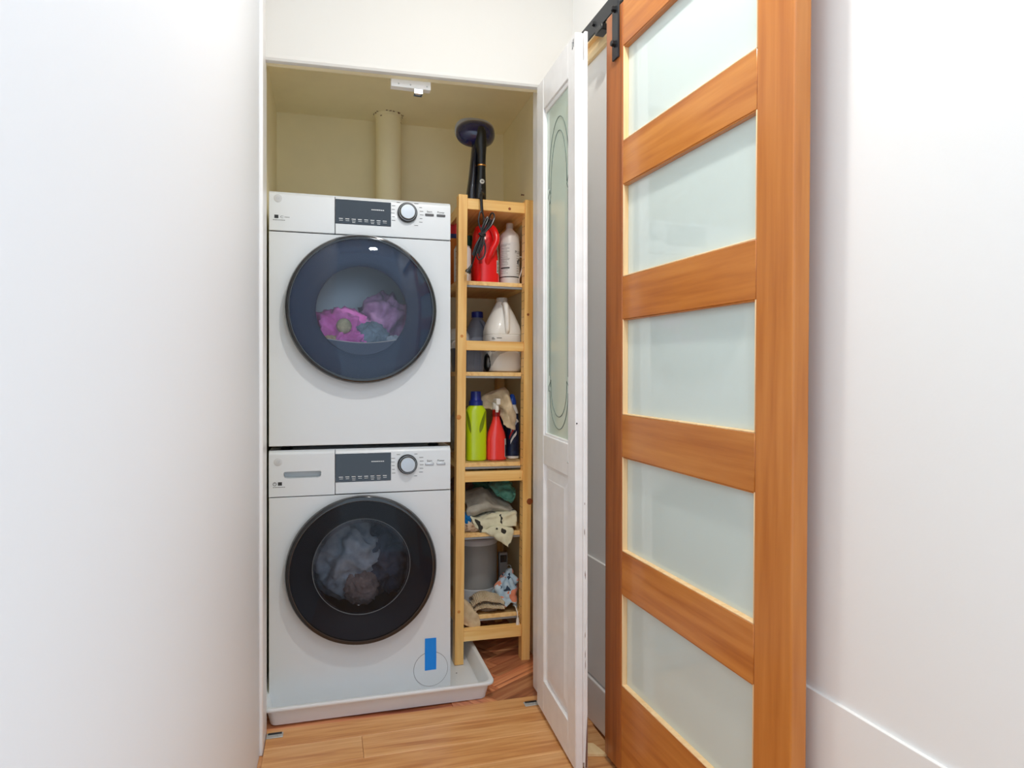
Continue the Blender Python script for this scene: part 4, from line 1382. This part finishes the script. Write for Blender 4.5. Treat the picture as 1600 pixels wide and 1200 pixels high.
MB().tube(cr_line([(-0.004, -0.020, 0.222), (-0.005, -0.034, 0.205), (-0.006, -0.036, 0.190)], 5), [0.008] * 8 + [0.006] * 3, 10).build('trigger', M['whiteplastic'], tgo)
lbm = MB()
patch(lbm, bs_, -50, 20, 0.012, 0.085, 0.0008)
lbo = lbm.build('bottle_label', M['palegrey'], rb, smooth=False)
pr = MB()
patch(pr, bs_, -46, -12, 0.014, 0.06, 0.0012, 5, 2)
pr.build('label_panel', M['labelnavy'], lbo, smooth=False)
nb = place('blue_cap_bottle', 'navy labelled bottle with bright blue cap behind the beige rag', 'bottle', (0.722, 2.600, Z3))
ns_ = [(0, 0.022, 0.028, 2.6), (0.004, 0.025, 0.032, 2.6), (0.150, 0.025, 0.032, 2.6), (0.185, 0.0235, 0.026, 2.4), (0.215, 0.016, 0.016, 2.0), (0.222, 0.0135, 0.0135, 2)]
loft(ns_, 40).build('bottle_body', M['whiteplastic'], nb)
MB().lathe([(0.0165, 0.218), (0.0165, 0.232), (0.014, 0.240), (0.009, 0.256), (0.004, 0.260)], 24, True, True).build('cap', M['bluebright'], nb)
lbm = MB()
patch(lbm, ns_, -185, 5, 0.012, 0.182, 0.0007, 20)
lbo = lbm.build('bottle_label', M['labelnavy'], nb, smooth=False)
for a0, z0, mm in ((-128, 0.140, 'redcard'), (-134, 0.078, 'redcard'), (-120, 0.060, 'labelwhite'), (-118, 0.105, 'paleblue')):
    q = MB()
    rows = [[surf(ns_, math.radians(a0 + 9 * i), z0 + 0.008 * i + 0.014 * k, 0.0013) for k in range(2)] for i in range(6)]
    q.rings(rows, False, False, False)
    q.build('label_flash', M[mm], lbo, smooth=False)
dk = place('dark_bottle', 'dark blue black bottle in the shade between red and navy bottles', 'bottle', (0.6955, 2.665, Z3))
loft([(0, 0.020, 0.024, 2.6), (0.004, 0.022, 0.026, 2.6), (0.13, 0.022, 0.026, 2.6), (0.165, 0.012, 0.012), (0.19, 0.011, 0.011)], 36).build('bottle_body', M['labelnavy'], dk)
MB().lathe([(0.0125, 0.186), (0.0125, 0.204), (0.011, 0.206)], 20, True, True).build('cap', M['blackplastic'], dk)
# beige rag draped over the spray head
rows = [
    [(0.556, 2.615, 0.972), (0.590, 2.620, 1.008), (0.632, 2.610, 1.028), (0.668, 2.600, 1.045), (0.694, 2.605, 1.050)],
    [(0.570, 2.600, 0.980), (0.600, 2.600, 1.012), (0.640, 2.580, 1.020), (0.676, 2.560, 1.036), (0.700, 2.568, 1.028)],
    [(0.584, 2.585, 0.965), (0.612, 2.590, 0.992), (0.640, 2.592, 0.985), (0.690, 2.535, 0.995), (0.714, 2.550, 0.972)],
    [(0.634, 2.590, 0.955), (0.658, 2.580, 0.950), (0.672, 2.535, 0.965), (0.698, 2.526, 0.955), (0.722, 2.540, 0.938)],
    [(0.660, 2.560, 0.935), (0.668, 2.535, 0.930), (0.682, 2.512, 0.928), (0.700, 2.520, 0.916), (0.718, 2.530, 0.905)],
    [(0.668, 2.526, 0.905), (0.676, 2.514, 0.892), (0.690, 2.512, 0.886), (0.704, 2.516, 0.880), (0.714, 2.528, 0.878)],
]
tag(sheet('rag', rows, M['beige'], None, 9, 0.0025, 0.006, 17, 2), 'speckled beige rag draped over the red spray bottle', 'rag')
tag(crumple('cloth_bundle', (0.545, 2.72, Z3 + 0.105), (0.055, 0.06, 0.11), M['greige'], 51, 0.28, 1.6, 4, None, Z3), 'grey brown cloth bundle in the shade behind the lime bottle', 'cloth')

# shelf 4: pile of cloths -----------------------------------------
gk = 'cloths piled on the fourth shelf'
tag(crumple('folded_towel', (0.60, 2.70, Z4 + 0.05), (0.115, 0.10, 0.055), M['khaki'], 61, 0.25, 1.8, 4, None, Z4), 'brown grey towel lying at the back of the cloth pile', 'towel', gk)
rows = [
    [(0.510, 2.700, 0.612), (0.560, 2.700, 0.628), (0.600, 2.700, 0.634), (0.640, 2.700, 0.628), (0.690, 2.700, 0.602)],
    [(0.516, 2.620, 0.606), (0.560, 2.610, 0.624), (0.604, 2.610, 0.640), (0.646, 2.612, 0.612), (0.702, 2.612, 0.586)],
    [(0.524, 2.548, 0.590), (0.560, 2.540, 0.598), (0.600, 2.540, 0.610), (0.646, 2.545, 0.590), (0.704, 2.550, 0.572)],
    [(0.517, 2.526, 0.568), (0.555, 2.518, 0.570), (0.600, 2.520, 0.582), (0.650, 2.524, 0.574), (0.704, 2.530, 0.560)],
    [(0.522, 2.530, 0.545), (0.560, 2.526, 0.548), (0.600, 2.530, 0.560), (0.650, 2.534, 0.556), (0.700, 2.540, 0.548)],
]
tag(sheet('grey_towel', rows, M['greige'], None, 7, 0.006, 0.006, 30, 4), 'greige towel folded over the middle of the cloth pile', 'towel', gk)
rows = [
    [(0.530, 2.600, 0.552), (0.570, 2.600, 0.548), (0.620, 2.600, 0.566), (0.670, 2.600, 0.562), (0.716, 2.600, 0.566)],
    [(0.534, 2.530, 0.550), (0.566, 2.512, 0.540), (0.614, 2.510, 0.556), (0.668, 2.510, 0.558), (0.716, 2.516, 0.562)],
    [(0.538, 2.508, 0.530), (0.570, 2.498, 0.522), (0.614, 2.496, 0.536), (0.664, 2.496, 0.536), (0.715, 2.502, 0.538)],
    [(0.548, 2.502, 0.508), (0.576, 2.494, 0.498), (0.612, 2.490, 0.512), (0.660, 2.490, 0.508), (0.712, 2.496, 0.506)],
]
tag(sheet('print_cloth', rows, M['sage'], None, 8, 0.004, 0.005, 32, 6), 'pale sage cloth with black print lying over the grey towel', 'cloth', gk)
rows = [
    [(0.552, 2.530, 0.522), (0.590, 2.520, 0.508), (0.630, 2.514, 0.518), (0.690, 2.516, 0.508)],
    [(0.556, 2.508, 0.508), (0.592, 2.492, 0.500), (0.634, 2.486, 0.512), (0.694, 2.488, 0.494)],
    [(0.564, 2.496, 0.494), (0.600, 2.484, 0.488), (0.640, 2.478, 0.486), (0.692, 2.482, 0.470)],
    [(0.574, 2.492, 0.492), (0.610, 2.484, 0.478), (0.652, 2.476, 0.458), (0.684, 2.480, 0.450)],
    [(0.582, 2.492, 0.4935), (0.624, 2.486, 0.466), (0.662, 2.478, 0.438), (0.674, 2.480, 0.430)],
]
tag(sheet('print_cloth', rows, M['sage'], None, 8, 0.0035, 0.004, 34, 9), 'pale sage printed cloth hanging its corner over the shelf edge', 'cloth', gk)
rows = [
    [(0.640, 2.700, 0.650), (0.665, 2.700, 0.668), (0.695, 2.700, 0.676), (0.722, 2.700, 0.672), (0.740, 2.700, 0.660)],
    [(0.632, 2.640, 0.650), (0.662, 2.635, 0.662), (0.690, 2.635, 0.662), (0.716, 2.630, 0.668), (0.736, 2.635, 0.650)],
    [(0.640, 2.590, 0.634), (0.660, 2.580, 0.636), (0.690, 2.575, 0.628), (0.712, 2.575, 0.640), (0.734, 2.580, 0.632)],
    [(0.650, 2.570, 0.614), (0.668, 2.558, 0.612), (0.692, 2.552, 0.600), (0.714, 2.556, 0.606), (0.730, 2.562, 0.612)],
    [(0.662, 2.575, 0.602), (0.678, 2.562, 0.596), (0.696, 2.558, 0.584), (0.712, 2.560, 0.580), (0.726, 2.568, 0.590)],
]
tag(sheet('teal_towel', rows, M['teal'], None, 8, 0.005, 0.011, 26, 21), 'teal towel crumpled at the upper back of the cloth pile', 'towel', gk)
tag(crumple('green_cloth', (0.625, 2.74, 0.642), (0.065, 0.05, 0.036), M['darkgreen'], 75, 0.4, 2.0, 4), 'dark green cloth in the shade at the top of the pile', 'cloth', gk)
tag(crumple('brown_cloth', (0.540, 2.735, 0.640), (0.050, 0.05, 0.035), M['brown'], 78, 0.3, 1.8, 4), 'dark brown cloth at the top back of the pile beside the green one', 'cloth', gk)
tag(crumple('blue_cloth', (0.523, 2.552, Z4 + 0.042), (0.022, 0.03, 0.026), M['bluecloth'], 81, 0.3, 1.8, 4), 'bright blue cloth squeezed beside the pine post', 'cloth', gk)
tag(crumple('striped_cloth', (0.545, 2.540, Z4 + 0.016), (0.042, 0.032, 0.026), M['stripe'], 85, 0.4, 1.9, 4, None, Z4 + 0.0005), 'white and tan cloth crumpled under the printed cloths', 'cloth', gk)
tag(crumple('under_towel', (0.640, 2.575, Z4 + 0.022), (0.075, 0.045, 0.026), M['khaki'], 88, 0.25, 1.8, 4, None, Z4 + 0.0005), 'brown towel flattened under the printed cloths on the shelf board', 'towel', gk)

# shelf 5 --------------------------------------------------------
gc = place('grey_canister', 'large dark grey round canister with pale rim on the bottom shelf', 'canister', (0.590, 2.680, Z5))
MB().lathe([(0.082, 0.0), (0.086, 0.003), (0.087, 0.062), (0.0855, 0.064)], 48, True, True).build('base_ring', M['palegrey'], gc)
MB().lathe([(0.0845, 0.064), (0.0865, 0.24)], 48, True, True).build('canister_body', M['greybin'], gc)
MB().lathe([(0.0875, 0.239), (0.0885, 0.243), (0.0885, 0.258), (0.084, 0.264), (0.066, 0.266), (0.064, 0.262), (0.058, 0.262), (0.056, 0.272), (0.050, 0.275)], 48, True, True).build('lid', M['palegrey'], gc)
dv = place('timer_device', 'small grey box with dark screen beside the grey canister', 'device', (0.706, 2.690, Z5))
MB().box(-0.018, 0.018, -0.012, 0.012, 0.0, 0.185).build('device_case', M['greybin'], dv, bevel=0.003)
MB().box(-0.014, 0.014, -0.0128, -0.0115, 0.145, 0.175).build('screen', M['display'], dv, bevel=0.0006)
MB().tube(cr_line([(0.012, -0.010, 0.130), (0.030, -0.012, 0.128), (0.036, -0.014, 0.09), (0.034, -0.018, 0.04)], 6), 0.0016, 6).build('device_wire', M['palegrey'], dv)
rows = [
    [(0.626, 2.600, 0.206), (0.652, 2.590, 0.272), (0.692, 2.580, 0.316), (0.724, 2.585, 0.300), (0.732, 2.600, 0.230)],
    [(0.620, 2.560, 0.198), (0.650, 2.545, 0.258), (0.690, 2.535, 0.304), (0.724, 2.545, 0.282), (0.732, 2.560, 0.215)],
    [(0.640, 2.530, 0.182), (0.664, 2.520, 0.222), (0.692, 2.514, 0.250), (0.716, 2.520, 0.230), (0.724, 2.530, 0.195)],
    [(0.650, 2.520, 0.178), (0.674, 2.510, 0.190), (0.694, 2.506, 0.205), (0.712, 2.510, 0.195), (0.718, 2.520, 0.178)],
]
tag(sheet('print_rag', rows, M['floral'], None, 8, 0.004, 0.014, 30, 12), 'orange, white and blue printed rag heaped beside the grey canister', 'rag')
prof = [(2.600, 0.226), (2.545, 0.246), (2.508, 0.232), (2.500, 0.220), (2.525, 0.219), (2.560, 0.216), (2.530, 0.210), (2.498, 0.206), (2.491, 0.196), (2.515, 0.191), (2.560, 0.188)]
cols = [(0.543, -0.022, 0.014), (0.562, -0.004, 0.003), (0.592, 0.003, 0.0), (0.622, -0.006, 0.0), (0.648, -0.014, 0.003), (0.668, -0.026, 0.012)]
rows = [[(x + 0.004 * math.sin(i * 1.3), y + dy, max(0.181, z + dz * (1 - i * 0.055))) for x, dz, dy in cols] for i, (y, z) in enumerate(prof)]
tag(sheet('folded_towel', rows, M['towel_rib'], None, 5, 0.004, 0.002, 26, 15), 'ribbed beige towel folded on the bottom shelf by the printed rag', 'towel')
tag(crumple('under_cloth', (0.612, 2.552, Z5 + 0.018), (0.048, 0.035, 0.022), M['khaki'], 92, 0.25, 1.8, 4, None, Z5 + 0.0005), 'tan cloth crumpled beneath the ribbed beige towel', 'cloth')
rows = [
    [(0.500, 2.545, 0.222), (0.512, 2.545, 0.226), (0.526, 2.545, 0.218), (0.545, 2.550, 0.192)],
    [(0.498, 2.512, 0.230), (0.512, 2.510, 0.232), (0.530, 2.512, 0.216), (0.552, 2.520, 0.186)],
    [(0.498, 2.496, 0.200), (0.516, 2.492, 0.204), (0.538, 2.492, 0.188), (0.560, 2.496, 0.172)],
    [(0.498, 2.494, 0.165), (0.518, 2.4905, 0.160), (0.542, 2.4905, 0.150), (0.566, 2.494, 0.148)],
    [(0.500, 2.496, 0.142), (0.520, 2.493, 0.132), (0.545, 2.493, 0.120), (0.566, 2.496, 0.126)],
]
tag(sheet('beige_towel', rows, M['towel'], None, 7, 0.009, 0.004, 28, 18), 'plain beige towel sagging over the bottom shelf edge beside the post', 'towel')
pgx = place('white_plug', 'white plug hanging on its cable in front of the bottom rung', 'plug', (0.7095, 2.476, 0.116))
loft([(0.0, 0.0115, 0.006, 3), (0.010, 0.011, 0.006, 3), (0.013, 0.007, 0.005, 2.4), (0.032, 0.0055, 0.004, 2.2), (0.040, 0.004, 0.003, 2)], 24).build('plug_body', M['whiteplastic'], pgx)
for sx in (-0.005, 0.005):
    MB().box(sx - 0.0008, sx + 0.0008, -0.003, 0.003, -0.014, 0.0).build('prong', M['zinc'], pgx)
MB().tube(cr_line([(0, 0, 0.038), (-0.001, 0.004, 0.060), (-0.002, 0.018, 0.072), (0.0, 0.05, 0.078), (0.004, 0.085, 0.070)], 6), 0.002, 6).build('plug_cable', M['whiteplastic'], pgx)

# small nail in the closet side wall
nl = MB()
nl.lathe([(0.0022, 0), (0.0022, 0.010), (0.004, 0.0105), (0.004, 0.012)], 10, True, True, Matrix.Translation((0.778, 2.62, 1.835)) @ Matrix.Rotation(math.radians(-90), 4, 'Y'))
tag(nl.build('wall_nail', M['chip']), 'small dark nail in the cream side wall above the shelf', 'nail')

for o in bpy.data.objects:
    if o.type == 'MESH' and o.name.split('.')[0] in ('display_print', 'cycle_markings', 'badge_print', 'label_lines', 'barcode_lines', 'chipped_paint', 'cracked_paint', 'peg_holes', 'can_print', 'pencil_mark'):
        o['kind'] = 'stuff'
